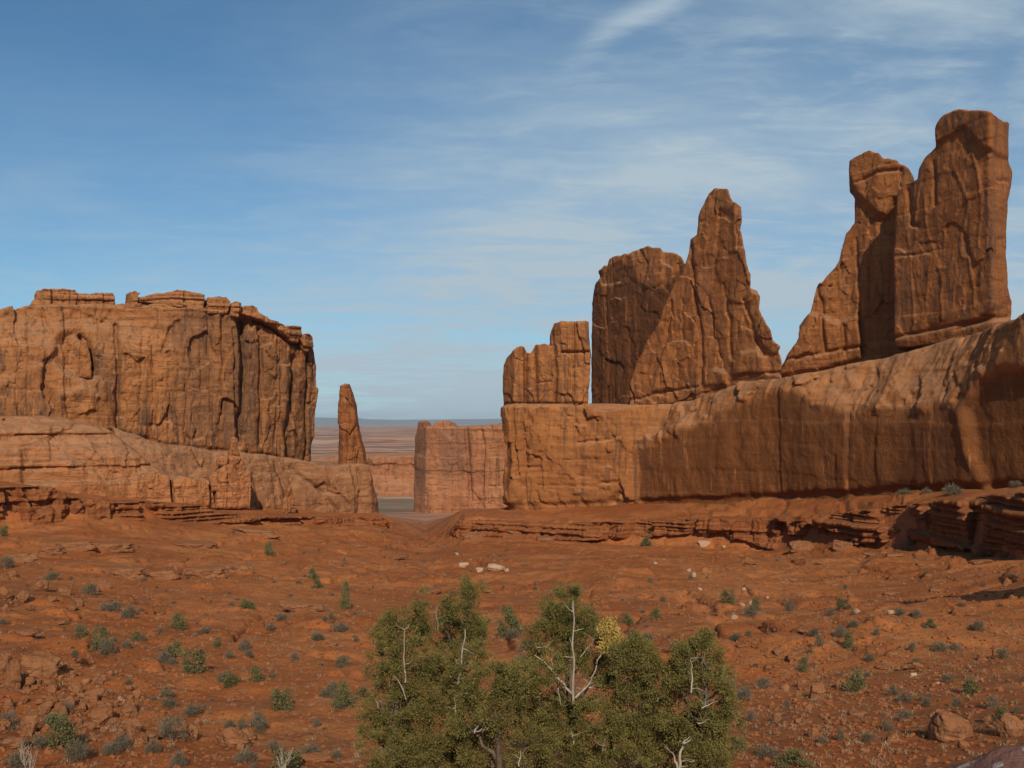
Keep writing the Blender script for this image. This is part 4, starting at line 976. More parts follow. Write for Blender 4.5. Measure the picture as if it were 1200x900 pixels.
for (q, lab) in (((545, 661, 13, 7), 'small whitish rock lying left of the two larger whitish rocks'), ((561, 667, 9, 8), 'round whitish rock beside the long whitish slab'), ((579, 665, 24, 10), 'long whitish rock slab on the red slope above the junipers'),
                 ((824, 636, 15, 11), 'whitish boulder on the rubble chute under the right-hand ledge'), ((827, 624, 11, 10), 'whitish boulder touching the right-hand ledge above the rubble chute')):
    o = put_rock('pale_rock', PALE, *q)
    if o: tag(o, lab, 'rock')
PAL = [(814, 673, 5, 7), (535, 649, 5, 4), (859, 629, 7, 7), (1120, 638, 9, 8), (1005, 716, 10, 6), (1045, 717, 8, 5), (880, 706, 6, 6), (870, 708, 7, 5), (861, 723, 10, 7), (594, 668, 6, 5), (808, 668, 5, 4), (820, 690, 5, 4), (64, 803, 4, 4), (140, 818, 6, 6), (848, 640, 5, 4), (872, 690, 5, 4), (900, 700, 4, 3), (768, 660, 5, 4), (1100, 800, 5, 4), (1072, 790, 8, 5)]
for q in PAL:
    o = put_rock('pale_rock', PALE, *q)
    if o: tag(o, 'small whitish stone lying alone on the red slopes', 'rock', 'scattered whitish stones')
# thin beds that stick out of the slope, their front edges raised over a dark gap
SL = [(350, 712, 84), (324, 768, 42), (316, 783, 18), (389, 753, 20), (244, 771, 14), (369, 890, 56), (407, 893, 34), (360, 873, 14), (943, 740, 18), (870, 758, 24), (903, 770, 22), (1038, 783, 28), (1005, 837, 32), (1062, 845, 20), (1014, 879, 18),
      (936, 655, 26), (963, 660, 22), (978, 686, 14), (1047, 696, 28), (1020, 650, 28), (1050, 651, 34), (1080, 662, 18), (1098, 692, 24), (930, 680, 14), (372, 635, 22), (496, 640, 14), (465, 654, 44), (502, 695, 48), (574, 693, 24), (390, 755, 16), (1150, 660, 40), (1180, 650, 34), (640, 632, 40),
      (800, 720, 16), (836, 752, 22), (850, 762, 14), (815, 738, 14), (420, 640, 30), (330, 660, 22), (880, 660, 24), (1110, 722, 16), (980, 730, 12), (1140, 720, 18), (30, 742, 40), (70, 730, 26), (110, 760, 16), (190, 790, 20), (150, 715, 30)]
for px, py, w in SL:
    w *= 0.7
    o = put_rock('rock_slab', SLAB, px, py, w, max(2.4, w * 0.12), tilt=rng.uniform(0.05, 0.13), lift=0.0, yaw=rng.uniform(-0.25, 0.25))
    if o: tag(o, 'thin red rock bed sticking out of the slope over a dark gap', 'rock slab', 'thin beds cropping out of the slopes')
LG = [(88, 641, 60, 11), (130, 642, 55, 10), (60, 645, 30, 9), (150, 672, 46, 13), (190, 675, 50, 11), (240, 672, 60, 12), (275, 668, 40, 12), (120, 686, 18, 12), (230, 640, 60, 7), (205, 668, 8, 14), (300, 625, 60, 8), (20, 655, 40, 10), (990, 640, 26, 12), (1070, 640, 30, 10), (1160, 644, 40, 14), (940, 640, 30, 12), (555, 628, 30, 8), (610, 626, 40, 6)]
for px, py, w, h in LG:
    o = put_rock('rock_slab', LEDG, px, py, w, h, tilt=0.06, lift=0.2, yaw=rng.uniform(-0.2, 0.2))
    if o: tag(o, 'thick broken bed of red rock cropping out under the layered ledges', 'rock slab', 'thick beds cropping out under the ledges')

# purplish slab by the viewpoint, and the outcrop whose shade falls on the right-hand slope
def slab_material():
    m, nt, b = new_mat('purple_slab')
    g = N(nt, 'ShaderNodeNewGeometry'); p = g.outputs['Position']
    n1 = noise(nt, p, 1.4, 6, 0.65); n2 = noise(nt, p, 9.0, 6, 0.65); n3 = noise(nt, mapping(nt, p, (1, 1, 1), (5, 3, 1)), 2.6, 5, 0.6, 0.5)
    c = mixc(nt, mapr(nt, n1, 0.35, 0.65), (0.17, 0.075, 0.055), (0.25, 0.110, 0.078))
    c = mixc(nt, mapr(nt, n2, 0.45, 0.75, 0, 0.5), c, (0.10, 0.048, 0.038))
    li = mathn(nt, 'MULTIPLY', mapr(nt, n3, 0.53, 0.60), mapr(nt, n2, 0.46, 0.56))
    c = mixc(nt, mathn(nt, 'MULTIPLY', li, 0.75), c, (0.50, 0.42, 0.36))
    L(nt, c, b.inputs['Base Color'])
    bp = N(nt, 'ShaderNodeBump'); bp.inputs['Strength'].default_value = 0.9; bp.inputs['Distance'].default_value = 0.12
    L(nt, mathn(nt, 'ADD', n1, mathn(nt, 'MULTIPLY', n2, 0.4)), bp.inputs['Height']); L(nt, bp.outputs[0], b.inputs['Normal'])
    return m
FS = Frame([(1000, 8.9), (1100, 8.4), (1300, 7.7), (1600, 7.1)], (1.0, 0.0))
single('rock_slab', 'purplish sandstone slab spotted with pale lichen, close by at the bottom corner', 'rock slab', FS, [(1062, 1300), (1064, 920), (1080, 905), (1112, 889), (1140, 878), (1165, 872), (1200, 868), (1300, 862), (1500, 858), (1500, 1300)], lambda fr, U, Z: np.maximum(0.2, 3.4 - 2.0 * np.clip(Z - fr.uz([(1150, 930)])[0, 1], -0.6, None)),
       lambda fr, U, Z: -3.4 + 2.0 * np.clip(Z - fr.uz([(1150, 930)])[0, 1], -0.6, None) + 0.1 * fbm(U * 0.8, Z * 1.5, U * 0, 3, 0.5, 8), 0.06, 0.25, 0.10, 0.7, slab_material(), 231, 0.4, fac=0.15)
FO = Frame([(1225, 74), (1300, 68), (1500, 64)], (1.0, 0.0))
single('rock_outcrop', 'tall red rock outcrop that shades the slope at the far right', 'rock outcrop', FO, [(1230, 790), (1231, 700), (1234, 620), (1242, 560), (1265, 520), (1330, 500), (1400, 540), (1470, 640), (1480, 800)], 6,
       lambda fr, U, Z: columns(np.random.RandomState(91), U, Z, 1.5, 4, 0.8, 0.4, 0.5, 91) + beds(np.random.RandomState(92), U, Z, 1, 3, 0.6, 0.4, 92, 0.4), 0.3, 1.0, 0.5, 0.3, M_LEDGE, 241, 1.5)

# ------------------------------------------------------------------ plants
def foliage_mat(name, a, b_, c, scale=6.0):
    m, nt, b = new_mat(name, 0.8)
    g = N(nt, 'ShaderNodeNewGeometry')
    n1 = noise(nt, g.outputs['Position'], scale, 3, 0.6); n2 = noise(nt, g.outputs['Position'], scale * 0.22, 2, 0.5)
    col = mixc(nt, mapr(nt, n1, 0.35, 0.65), a, b_)
    col = mixc(nt, mapr(nt, n2, 0.45, 0.70, 0, 0.8), col, c)
    L(nt, col, b.inputs['Base Color'])
    return m
M_JUN = foliage_mat('juniper_foliage', (0.105, 0.088, 0.024), (0.220, 0.174, 0.052), (0.155, 0.130, 0.038))
M_GRN = foliage_mat('bush_foliage', (0.11, 0.10, 0.040), (0.18, 0.155, 0.065), (0.13, 0.12, 0.052))
M_SAGE = foliage_mat('sage_foliage', (0.130, 0.100, 0.066), (0.21, 0.165, 0.112), (0.14, 0.110, 0.064), 4.0)
M_DRY = foliage_mat('dry_grass_straw', (0.26, 0.17, 0.10), (0.40, 0.28, 0.17), (0.24, 0.17, 0.11), 3.0)
M_YEL = foliage_mat('yellow_foliage', (0.36, 0.23, 0.055), (0.48, 0.33, 0.09), (0.40, 0.26, 0.08))
def wood_mat(name, a, b_):
    m, nt, b = new_mat(name, 0.85)
    g = N(nt, 'ShaderNodeNewGeometry')
    n1 = noise(nt, mapping(nt, g.outputs['Position'], (14, 14, 3)), 1.0, 5, 0.6)
    L(nt, mixc(nt, mapr(nt, n1, 0.35, 0.7), a, b_), b.inputs['Base Color'])
    bp = N(nt, 'ShaderNodeBump'); bp.inputs['Strength'].default_value = 0.6; bp.inputs['Distance'].default_value = 0.02
    L(nt, n1, bp.inputs['Height']); L(nt, bp.outputs[0], b.inputs['Normal'])
    return m
M_WOOD = wood_mat('bleached_wood', (0.46, 0.38, 0.29), (0.27, 0.21, 0.155))
M_BARK = wood_mat('juniper_bark', (0.17, 0.12, 0.08), (0.09, 0.06, 0.04))

def sprigs(r, C, out, length, width, up=0.35):
    """one small two-triangle sprig at each point of C, leaning along out"""
    n = len(C)
    d = out + r.normal(0, 0.55, (n, 3)); d[:, 2] += up
    d /= np.linalg.norm(d, axis=1)[:, None] + 1e-9
    a = np.cross(d, r.normal(size=(n, 3))); a /= np.linalg.norm(a, axis=1)[:, None] + 1e-9
    ln = (length * r.uniform(0.6, 1.3, n))[:, None]; wd = (width * r.uniform(0.6, 1.3, n))[:, None]
    nn = np.cross(d, a)
    V = np.stack([C, C + d * ln * 0.55 + a * wd, C + d * ln + nn * wd * 0.5, C + d * ln * 0.5 - a * wd], 1).reshape(-1, 3)
    return V, np.arange(4 * n).reshape(-1, 4)
def tube(path, radii, sides=6):
    path = np.asarray(path, float); radii = np.asarray(radii, float)
    V, Q = [], []
    for i, (p, rd) in enumerate(zip(path, radii)):
        t = path[min(i + 1, len(path) - 1)] - path[max(i - 1, 0)]; t /= np.linalg.norm(t) + 1e-9
        a = np.cross(t, (0.3, 0.9, 0.2)); a /= np.linalg.norm(a) + 1e-9; b = np.cross(t, a)
        for k in range(sides):
            an = 2 * math.pi * k / sides; V.append(p + rd * (math.cos(an) * a + math.sin(an) * b))
    for i in range(len(path) - 1):
        for k in range(sides):
            k2 = (k + 1) % sides
            Q.append((i * sides + k, i * sides + k2, (i + 1) * sides + k2, (i + 1) * sides + k))
    V.append(path[-1] + (path[-1] - path[-2]) * 0.2); 
    e = len(V) - 1; b0 = (len(path) - 1) * sides
    for k in range(sides): Q.append((b0 + k, b0 + (k + 1) % sides, e, e))
    return np.array(V), np.array(Q)
def merge(parts):
    V, Q, n = [], [], 0
    for v, q in parts: V.append(v); Q.append(q + n); n += len(v)
    return np.concatenate(V), np.concatenate(Q)
def crooked(pts, r, n=4, amp=0.03):
    out = []
    for a, b in zip(pts[:-1], pts[1:]):
        a, b = np.array(a), np.array(b)
        for k in range(n):
            t = k / n; out.append(a + (b - a) * t + (r.normal(0, amp, 3) if k else 0))
    return out + [np.array(pts[-1])]
def quads_mesh(name, V, Q, mat):
    """tubes end in degenerate quads: write those as triangles"""
    me = bpy.data.meshes.new(name)
    me.from_pydata([tuple(v) for v in V], [], [tuple(dict.fromkeys(map(int, q))) for q in Q])
    me.polygons.foreach_set('use_smooth', [True] * len(me.polygons)); me.materials.append(mat); me.update()
    return me

def juniper(label, px, Y, blobs, trunks, seed, dens=1.0):
    r = np.random.RandomState(seed)
    x0 = slope_of(px) * Y; base = np.array((x0, Y, ground_xy(x0, Y) - 0.15))
    root = empty('juniper_tree', tuple(base)); tag(root, label, 'tree', 'junipers in front of the canyon')
    s = Y / F
    Vs, Qs = [], []; n0 = 0; cen = []
    for bx, by, rx, ry in blobs:
        rd = 0.5 * (rx + ry)
        yy = Y + r.uniform(-0.6, 0.6) + (0.15 if by < 760 else -0.25)
        c = at(bx, by, yy); rad = np.array((rx * s, rd * s * 1.05, ry * s)); cen.append(c)
        nsub = int(max(12, rx * ry / 17.0))
        D = r.normal(size=(nsub, 3)); D /= np.linalg.norm(D, axis=1)[:, None]
        q_ = np.where(r.rand(nsub, 1) < 0.22, r.uniform(1.0, 1.32, (nsub, 1)), r.uniform(0.25, 1.0, (nsub, 1)) ** 0.5)   # some sprays reach out of the mass
        sub = c + D * rad * q_ + np.array((0, 0, 1.0)) * rad[2] * np.clip(q_ - 1, 0, 1)
        keep = vnoise(sub[:, 0] * 2.2 + seed, sub[:, 1] * 2.2, sub[:, 2] * 2.2) > -0.41
        sub, D = sub[keep], D[keep]
        per = int(190 * dens)
        sz = r.uniform(0.04, 0.095, (len(sub), 1, 1))
        pts = sub[:, None, :] + r.normal(0, 1, (len(sub), per, 3)) * sz * np.array((1, 1, 0.9))
        out = (pts - sub[:, None, :]) / sz * 0.6 + D[:, None, :] * 0.8
        V, Q = sprigs(r, pts.reshape(-1, 3), out.reshape(-1, 3), 0.046, 0.0120, 0.5)
        Vs.append(V); Qs.append(Q + n0); n0 += len(V)
    V, Q = np.concatenate(Vs), np.concatenate(Qs)
    obj('crown', mesh_from('crown', V - base, Q, M_JUN, smooth=False), root)
    # trunk and the limbs that carry the crown
    top = max(cen, key=lambda c: c[2])
    parts = [tube(crooked([base, base * 0.6 + top * 0.4 + (0.1, -0.05, 0), top], r, 4, 0.04), np.linspace(0.13, 0.02, 9), 8)]
    for c in cen:
        a = base + (top - base) * min(0.85, max(0.1, (c[2] - base[2]) / (top[2] - base[2]) - 0.22))
        parts.append(tube(crooked([a, (a + c) / 2 + (0, 0, 0.05), c], r, 3, 0.04), np.linspace(0.05, 0.012, 7), 5))
    V, Q = merge(parts); obj('trunk', quads_mesh('trunk', V - base, Q, M_BARK), root)
    for t in trunks:
        pth, rr = t
        P = [at(a, b, Y - 0.85 + (0.0 if k == 0 else r.uniform(-0.1, 0.1))) for k, (a, b) in enumerate(pth)]
        path = crooked(P, r, 4, 0.012)
        parts = [tube(path, np.linspace(rr * 0.8, rr * 0.24, len(path)), 6)]
        for k in range(len(path) // 3 + 1):
            i = r.randint(1, len(path)); d = r.normal(0, 1, 3); d[2] = abs(d[2]) * 0.7; d[1] -= 0.4; d /= np.linalg.norm(d)
            q = [path[i], path[i] + d * 0.12, path[i] + d * 0.22 + r.normal(0, 0.03, 3)]
            parts.append(tube(q, [rr * 0.35, rr * 0.22, rr * 0.1], 5))
        V, Q = merge(parts); obj('bare_branch', quads_mesh('bare_branch', V - base, Q, M_WOOD), root)
    return root
juniper('narrow juniper tree with a pale bare trunk at the left end of the clump', 458, 24.0,
        [(456, 736, 20, 15), (453, 764, 18, 20), (462, 800, 24, 24), (448, 826, 22, 20), (470, 852, 36, 30), (444, 884, 26, 26), (480, 892, 36, 24), (474, 770, 16, 22), (484, 818, 22, 22), (438, 850, 18, 18), (464, 722, 9, 10)],
        [([(475, 800), (473, 770), (474, 738)], 0.026), ([(476, 820), (468, 800), (462, 792)], 0.018), ([(464, 884), (456, 876)], 0.016), ([(444, 830), (440, 818)], 0.012)], 501)
juniper('tall juniper tree with two rounded tops and a forked white trunk between them', 528, 24.6,
        [(508, 722, 24, 20), (545, 714, 22, 26), (528, 742, 34, 18), (497, 768, 24, 24), (558, 742, 14, 18), (510, 806, 34, 30), (500, 862, 46, 36), (548, 694, 7, 10), (552, 880, 36, 30), (520, 790, 18, 16), (490, 735, 14, 14), (528, 702, 14, 14), (522, 768, 16, 14), (556, 770, 18, 16), (478, 840, 26, 26), (540, 820, 20, 16)],
        [([(537, 802), (541, 775), (545, 738)], 0.038), ([(538, 790), (534, 772)], 0.024), ([(543, 760), (556, 767)], 0.012), ([(513, 738), (511, 712)], 0.014), ([(534, 835), (532, 818)], 0.02)], 502)
juniper('low bushy juniper with a bare forked white branch, between the two tall ones', 582, 22.3,
        [(578, 800, 34, 24), (588, 832, 30, 20), (572, 868, 40, 28), (622, 876, 28, 26), (545, 846, 18, 20), (600, 815, 22, 18)],
        [([(556, 858), (566, 842), (573, 818)], 0.030), ([(568, 842), (580, 845)], 0.018), ([(558, 857), (572, 854), (578, 850)], 0.018), ([(608, 898), (610, 880)], 0.022)], 503)
juniper('tallest juniper tree with a pointed top and bare white limbs spreading from its trunk', 668, 23.2,
        [(665, 698, 12, 15), (668, 716, 22, 18), (640, 745, 20, 18), (684, 752, 28, 20), (632, 790, 26, 20), (636, 836, 34, 26), (694, 842, 30, 22), (660, 884, 46, 24), (704, 786, 14, 20), (655, 730, 16, 16), (652, 830, 22, 20), (648, 718, 14, 14), (692, 728, 14, 14), (622, 762, 16, 18), (655, 762, 14, 12), (690, 775, 14, 12), (660, 850, 30, 20), (612, 810, 18, 20)],
        [([(672, 824), (672, 790), (671, 750), (672, 706)], 0.040), ([(672, 814), (655, 796), (645, 783), (627, 768)], 0.034), ([(674, 818), (690, 802), (698, 785), (705, 764)], 0.034), ([(690, 806), (711, 802)], 0.02), ([(676, 806), (684, 808)], 0.016), ([(648, 786), (646, 772)], 0.014), ([(628, 758), (642, 759)], 0.016), ([(680, 770), (696, 750)], 0.014), ([(672, 872), (670, 858)], 0.026), ([(654, 806), (657, 826)], 0.016), ([(690, 860), (697, 852)], .014)], 504)
juniper('full round juniper tree without bare limbs, right of the tallest one', 742, 22.0,
        [(736, 792, 30, 30), (748, 832, 36, 38), (734, 884, 42, 28), (738, 766, 17, 16), (766, 800, 20, 24), (780, 880, 24, 28), (715, 840, 20, 20), (722, 772, 12, 14), (755, 772, 16, 16), (765, 860, 30, 26), (745, 752, 8, 10)],
        [([(706, 880), (708, 874)], 0.018), ([(770, 822), (780, 812)], 0.012)], 505)
juniper('juniper tree at the right end of the clump with a thick white trunk low down', 815, 21.4,
        [(815, 766, 22, 16), (832, 790, 24, 22), (838, 826, 22, 26), (800, 806, 24, 24), (806, 844, 34, 26), (838, 872, 24, 28), (800, 772, 12, 12), (822, 890, 30, 22), (786, 800, 12, 16), (824, 752, 8, 8), (848, 800, 12, 16), (815, 860, 28, 22)],
        [([(795, 905), (797, 882), (802, 868)], 0.050), ([(794, 900), (788, 882), (780, 876)], 0.026), ([(800, 892), (814, 892)], 0.020), ([(810, 812), (811, 790), (809, 772)], 0.024), ([(822, 830), (834, 824), (842, 822)], 0.018), ([(826, 826), (828, 814)], 0.014), ([(818, 848), (830, 843)], 0.016)], 506)

def bush_mesh(name, seed, mat, n, ln, wd, up, flat=0.8, twig=False):
    r = np.random.RandomState(seed)
    k = 26
    D = r.normal(size=(k, 3)); D[:, 2] = np.abs(D[:, 2]); D /= np.linalg.norm(D, axis=1)[:, None]
    sub = D * np.array((0.42, 0.42, flat)) * r.uniform(0.45, 1.0, (k, 1)); sub[:, 2] += 0.05
    pts = sub[:, None, :] + r.normal(0, 0.085, (k, n // k, 3)); pts = pts.reshape(-1, 3); pts[:, 2] = np.abs(pts[:, 2])
    out = pts / (np.linalg.norm(pts, axis=1)[:, None] + 0.1)
    V, Q = sprigs(r, pts, out, ln, wd, up)
    if twig:
        tw = []
        for d in D[:12]:
            e = d * np.array((0.5, 0.5, flat * 1.05))
            a, b = tube([np.zeros(3), e * 0.5 + r.normal(0, 0.03, 3), e], [0.014, 0.010, 0.004], 4); tw.append((a, b))
        V, Q = merge([(V, Q)] + tw)
    return quads_mesh(name, V, Q, mat)
GREEN = [bush_mesh('green_bush', 600 + k, M_GRN, 1500, 0.085, 0.026, 0.4, (0.85, 0.7, 1.0)[k]) for k in range(3)]
SAGE = [bush_mesh('sagebrush', 620 + k, M_SAGE, 1500, 0.13, 0.010, 0.55, (0.62, 0.5, 0.75, 0.55)[k], True) for k in range(4)]
r2 = np.random.RandomState(5)
def put_bush(kind, meshes, px, py, w, h=None, label=None, group=None):
    p = ground_at(px, py + (h or w * 0.8) * 0.5)
    if p is None or py > 908: return None
    s = p[1] / F; o = obj(kind, meshes[r2.randint(len(meshes))])
    k = w * s; hh = (h or w * 0.8) * s
    o.scale = (k, k * r2.uniform(0.85, 1.15), hh * (1.1 if kind == 'green_bush' else 1.5)); o.rotation_euler = (0, 0, r2.uniform(0, 6.28))
    o.location = (p[0], p[1], p[2] - 0.04 * hh)
    return tag(o, label, 'bush', group)
GB = [(329, 820, 27, 23, 'round dark green bush alone on the smooth sandy slope left of the junipers'), (598, 728, 30, 34, 'dark grey-green bush standing behind the gap between the two tallest junipers'), (405, 698, 13, 32, 'narrow upright green bush on the valley floor'),
      (403, 814, 26, 30, 'ragged brownish green bush just left of the junipers'), (70, 856, 34, 40, 'yellow-green bush growing out of the boulder pile'), (1003, 794, 24, 32, 'upright green bush beside the rounded boulder on the right slope'), (1138, 801, 22, 24, 'round green bush on the bare right slope above the big block'),
      (118, 747, 22, 24, 'larger of two dark bushes side by side on the left slope'), (95, 740, 18, 14, 'smaller of two dark bushes side by side on the left slope'), (853, 699, 20, 15, 'low round green bush beside pale stones on the right slope'),
      (757, 634, 12, 12, 'dark bush against the foot of the right-hand ledge'), (208, 728, 20, 18, 'dark green bush on the left slope above the group of three'), (1174, 836, 22, 14, 'low yellowish green bush beside the dark jagged boulder'), (335, 890, 40, 26, 'green bush behind bare white twigs at the lower edge')]
for px, py, w, h, lab in GB: put_bush('green_bush', GREEN, px, py, w, h, lab)
GS = [(205, 762, 26, 18), (228, 774, 30, 26), (270, 793, 22, 20), (300, 790, 16, 18), (425, 811, 18, 14), (735, 725, 17, 14), (768, 719, 16, 14), (886, 708, 14, 14), (941, 780, 14, 12), (995, 750, 15, 20), (290, 706, 18, 14), (160, 745, 14, 10), (5, 622, 12, 12), (255, 754, 12, 9), (366, 672, 14, 12), (372, 684, 14, 10), (700, 740, 16, 14), (930, 888, 40, 22), (315, 643, 12, 16), (985, 706, 14, 12), (640, 720, 14, 14), (1090, 730, 14, 12)]
for px, py, w, h in GS: put_bush('green_bush', GREEN, px, py, w, h, 'small green bush scattered on the red slopes', 'small green bushes')
YB = [bush_mesh('yellow_shrub', 640, M_YEL, 2600, 0.075, 0.030, 0.4, 1.1)]
p = at(715, 790, 22.4); yb = obj('yellow_shrub', YB[0]); x0 = p[0]; gz = ground_xy(x0, 22.4)
yb.location = (x0, 22.4, at(715, 766, 22.4)[2]); yb.scale = (0.55, 0.55, 0.72); tag(yb, 'shrub with golden autumn leaves rising beside the tallest juniper', 'shrub')
st, sq = tube(crooked([np.array((x0, 22.4, gz - 0.1)), np.array((x0 + 0.1, 22.4, yb.location[2])), np.array((x0, 22.4, yb.location[2] + 0.4))], r2, 4, 0.04), np.linspace(0.05, 0.015, 9), 6)
stem_o = obj('stem', quads_mesh('stem', (st - np.array(yb.location)) / np.array(yb.scale), sq, M_BARK), yb)

SG = [(985, 741, 18, 14), (880, 716, 20, 16), (925, 711, 16, 12), (1020, 770, 16, 12), (1070, 758, 14, 14), (1100, 757, 26, 14), (960, 752, 14, 14), (130, 710, 40, 14), (150, 716, 26, 18), (60, 675, 24, 12), (105, 690, 22, 16), (8, 660, 22, 14), (190, 770, 26, 16), (226, 831, 28, 18), (268, 848, 18, 12), (283, 850, 12, 14), (304, 854, 14, 10), (200, 855, 40, 26), (180, 875, 22, 18), (290, 885, 36, 20), (210, 890, 24, 20),
      (385, 810, 30, 16), (125, 760, 26, 20), (88, 767, 12, 10), (195, 813, 22, 10), (290, 765, 16, 10), (268, 766, 16, 12), (286, 755, 20, 16), (240, 738, 26, 10), (345, 770, 14, 10), (402, 775, 26, 12), (372, 745, 22, 12), (330, 722, 24, 10), (400, 735, 30, 12), (318, 735, 16, 10), (1118, 573, 28, 16), (1060, 576, 22, 8), (1085, 575, 16, 8), (1190, 568, 20, 8), (873, 578, 10, 6), (1070, 634, 18, 12), (1135, 642, 18, 10), (1190, 634, 18, 14), (1002, 634, 14, 12), (895, 622, 14, 10),
      (1085, 822, 16, 14), (1060, 838, 24, 14), (1040, 850, 18, 14), (1122, 822, 16, 14), (1162, 824, 18, 14), (900, 880, 40, 18), (865, 870, 24, 20), (870, 815, 26, 14), (895, 800, 24, 14), (880, 840, 16, 12), (985, 862, 12, 12), (965, 866, 14, 10), (922, 826, 10, 10), (1000, 730, 14, 10), (1055, 716, 16, 10), (1075, 720, 14, 10), (1028, 740, 12, 10), (600, 742, 26, 14), (620, 755, 30, 14), (615, 770, 24, 12), (730, 760, 22, 12), (760, 745, 22, 10), (862, 745, 20, 10), (10, 845, 26, 18), (45, 868, 28, 16), (130, 876, 30, 16), (20, 890, 26, 16)]
REG = [((-40, 420), (640, 900), 'grey sagebrush scattered over the red slope left of the junipers', 'sagebrush on the left slope', 85),
       ((700, 1220), (640, 880), 'grey sagebrush scattered over the red slope right of the junipers', 'sagebrush on the right slope', 75),
       ((330, 640), (640, 700), 'grey sagebrush on the valley floor behind the junipers', 'sagebrush on the valley floor', 60), ((440, 545), (612, 645), 'grey sagebrush in the wash between the two layered ledges', 'sagebrush in the wash', 40)]
SG = [(a, b, w * 0.82, h * 0.85) for a, b, w, h in SG]
def region_of(px, py):
    if py < 600: return 'grey sagebrush on the bench at the foot of the right-hand wall', 'sagebrush on the high bench'
    for (a, b), (c, d), lab, g, n in (REG[3], REG[2], REG[0], REG[1]):
        if a <= px <= b and c <= py <= d: return lab, g
    return 'grey sagebrush on the slope just behind the junipers', 'sagebrush behind the junipers'
for px, py, w, h in SG: put_bush('sagebrush', SAGE, px, py, w, h, *region_of(px, py))
for (a, b), (c, d), lab, g, n in REG:
    for _ in range(n):
        px, py = r2.uniform(a, b), c + (d - c) * r2.rand() ** 1.3
        q = ground_at(px, py)
        if q is None: continue
        w = r2.uniform(0.25, 0.85) ** 1.2 * F / q[1]
        put_bush('sagebrush', SAGE, px, py, w, w * r2.uniform(0.5, 0.75), *region_of(px, py))
# bare white twiggy shrubs at the lower edge
def bare_shrub(label, px, py, Y, h, seed):
    r = np.random.RandomState(seed)
    x = slope_of(px) * Y; base = np.array((x, Y, ground_xy(x, Y)))
    parts = []
    for k in range(9):
        an = r.uniform(-0.7, 0.7); hh = h * r.uniform(0.6, 1.0)
        tip = np.array((math.sin(an) * hh * 0.6, r.uniform(-0.3, 0.3) * hh, hh)); mid = tip * 0.5 + r.normal(0, 0.03, 3)
        parts.append(tube([np.zeros(3), mid, tip], [0.013, 0.010, 0.003], 5))
        for j in range(4):
            t = r.uniform(0.35, 0.9); s0 = tip * t; d = r.normal(0, 0.12, 3) * h; d[2] = abs(d[2]) + 0.12 * h
            parts.append(tube([s0, s0 + d * 0.6, s0 + d], [0.007, 0.005, 0.002], 4))
    V, Q = merge(parts)
    tag(obj('bare_shrub', quads_mesh('bare_shrub', V, Q, M_WOOD), loc=tuple(base)), label, 'shrub')
bare_shrub('leafless white-twigged shrub in front of the boulder pile', 42, 900, 26.5, 1.0, 1)
bare_shrub('leafless white-twigged shrub in front of the green bush at the lower edge', 336, 905, 26.5, 0.75, 2)

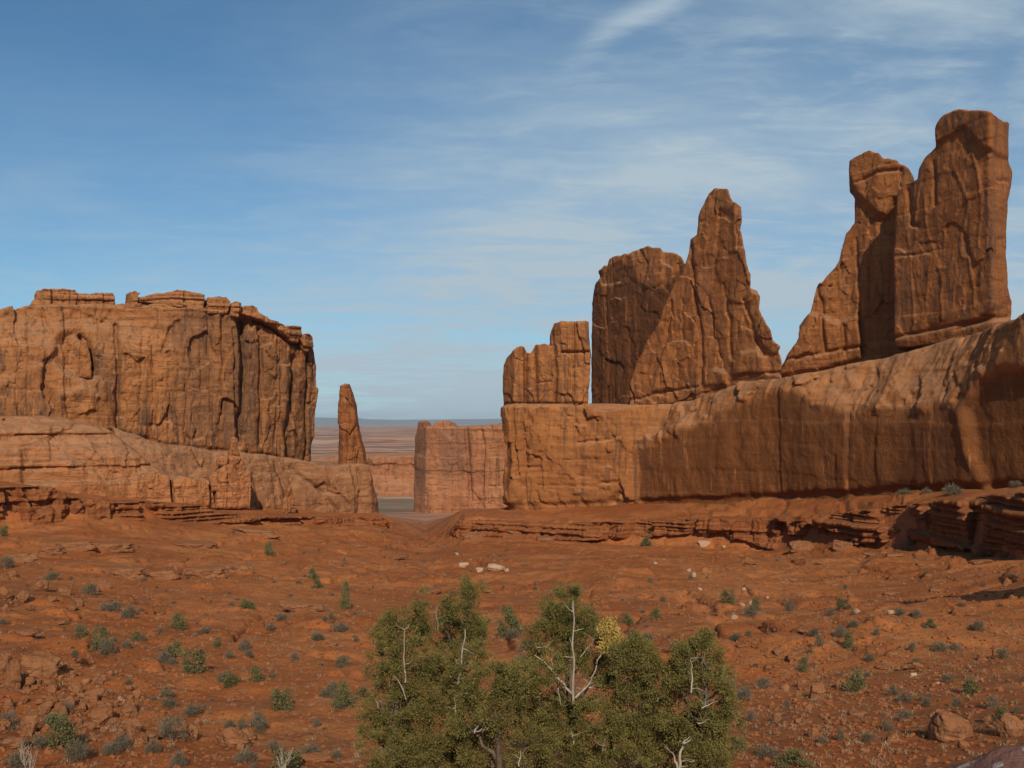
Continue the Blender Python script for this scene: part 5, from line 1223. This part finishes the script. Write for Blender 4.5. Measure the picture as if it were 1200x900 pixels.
# ------------------------------------------------------------------ rubble and dry tufts nobody could count
def scatter(n, seed, size, spots, ymax=150):
    r = np.random.RandomState(seed); P = []
    while len(P) < n:
        if r.rand() < 0.45:
            a, b, sd = spots[r.randint(len(spots))]; px, py = r.normal(a, sd * 1.6), r.normal(b, sd * 0.6)
        else: px, py = r.uniform(-30, 1230), 640 + 262 * r.rand() ** 0.9
        if py > 905: continue
        q = ground_at(px, py, ymax=ymax)
        if q is not None: P.append((q, r.uniform(*size) * (0.6 + q[1] / 90.0)))
    return P
SPOTS = [(60, 810, 50), (130, 840, 40), (120, 690, 60), (230, 760, 60), (820, 650, 40), (930, 770, 40), (960, 820, 40), (1050, 700, 60), (1100, 770, 50), (980, 860, 50), (880, 690, 50), (350, 740, 50), (1120, 640, 60), (740, 680, 50), (470, 670, 50)]
SPOTS2 = [(500, 632, 30), (460, 640, 40), (580, 640, 50), (830, 650, 40), (950, 660, 50), (1080, 660, 60), (250, 640, 90), (120, 650, 90), (380, 640, 60), (680, 650, 60), (430, 680, 60)]
def build_rubble():
    r = np.random.RandomState(3); parts = []; D, Fc = icosphere(1)
    for q, s in scatter(8000, 4, (0.025, 0.12), SPOTS) + [(q, s) for q, s in scatter(5000, 14, (0.02, 0.11), SPOTS2, 320) if q[1] > 90]:
        V = D * (1 + r.uniform(-0.35, 0.25, (len(D), 1))) * s * np.array((1, r.uniform(0.6, 1), r.uniform(0.45, 0.8)))
        parts.append((V + q + (0, 0, s * 0.15), Fc))
    V, Q = merge(parts)
    tag(obj('rubble', mesh_from('rubble', V, Q, M_RUBBLE, smooth=False)), 'small red stones strewn over the slopes', 'rubble', kind='stuff')
    parts = []
    for q, s in scatter(3000, 8, (0.08, 0.18), SPOTS + [(450, 680, 60), (600, 760, 40)], 220):
        n = 12; C = q + r.normal(0, s * 0.35, (n, 3)) * (1, 1, 0)
        parts.append(sprigs(r, C, np.zeros((n, 3)), s, s * 0.06, 1.0))
    V, Q = merge(parts)
    tag(obj('dry_grass', mesh_from('dry_grass', V, Q, M_DRY, smooth=False)), 'dry grey grass tufts over the slopes', 'grass', kind='stuff')
build_rubble()

# ------------------------------------------------------------------ the air
def build_haze():
    import bmesh
    bm = bmesh.new(); bmesh.ops.create_cube(bm, size=1.0)
    me = bpy.data.meshes.new('haze')
    for v in bm.verts:
        v.co = (v.co.x * 300000, v.co.y * 130000 + 0, -180 + (v.co.z + 0.5) * 560)
    bm.to_mesh(me); bm.free()
    m = bpy.data.materials.new('air'); m.use_nodes = True; nt = m.node_tree; nt.nodes.clear()
    pv_ = N(nt, 'ShaderNodeVolumePrincipled'); pv_.inputs['Color'].default_value = (0.72, 0.86, 1.0, 1); pv_.inputs['Density'].default_value = HAZE
    o = N(nt, 'ShaderNodeOutputMaterial'); L(nt, pv_.outputs[0], o.inputs['Volume'])
    me.materials.append(m)
    tag(obj('haze', me), 'thin blue air haze over the far desert', 'haze', kind='stuff')
HAZE = 2.2e-5
build_haze()
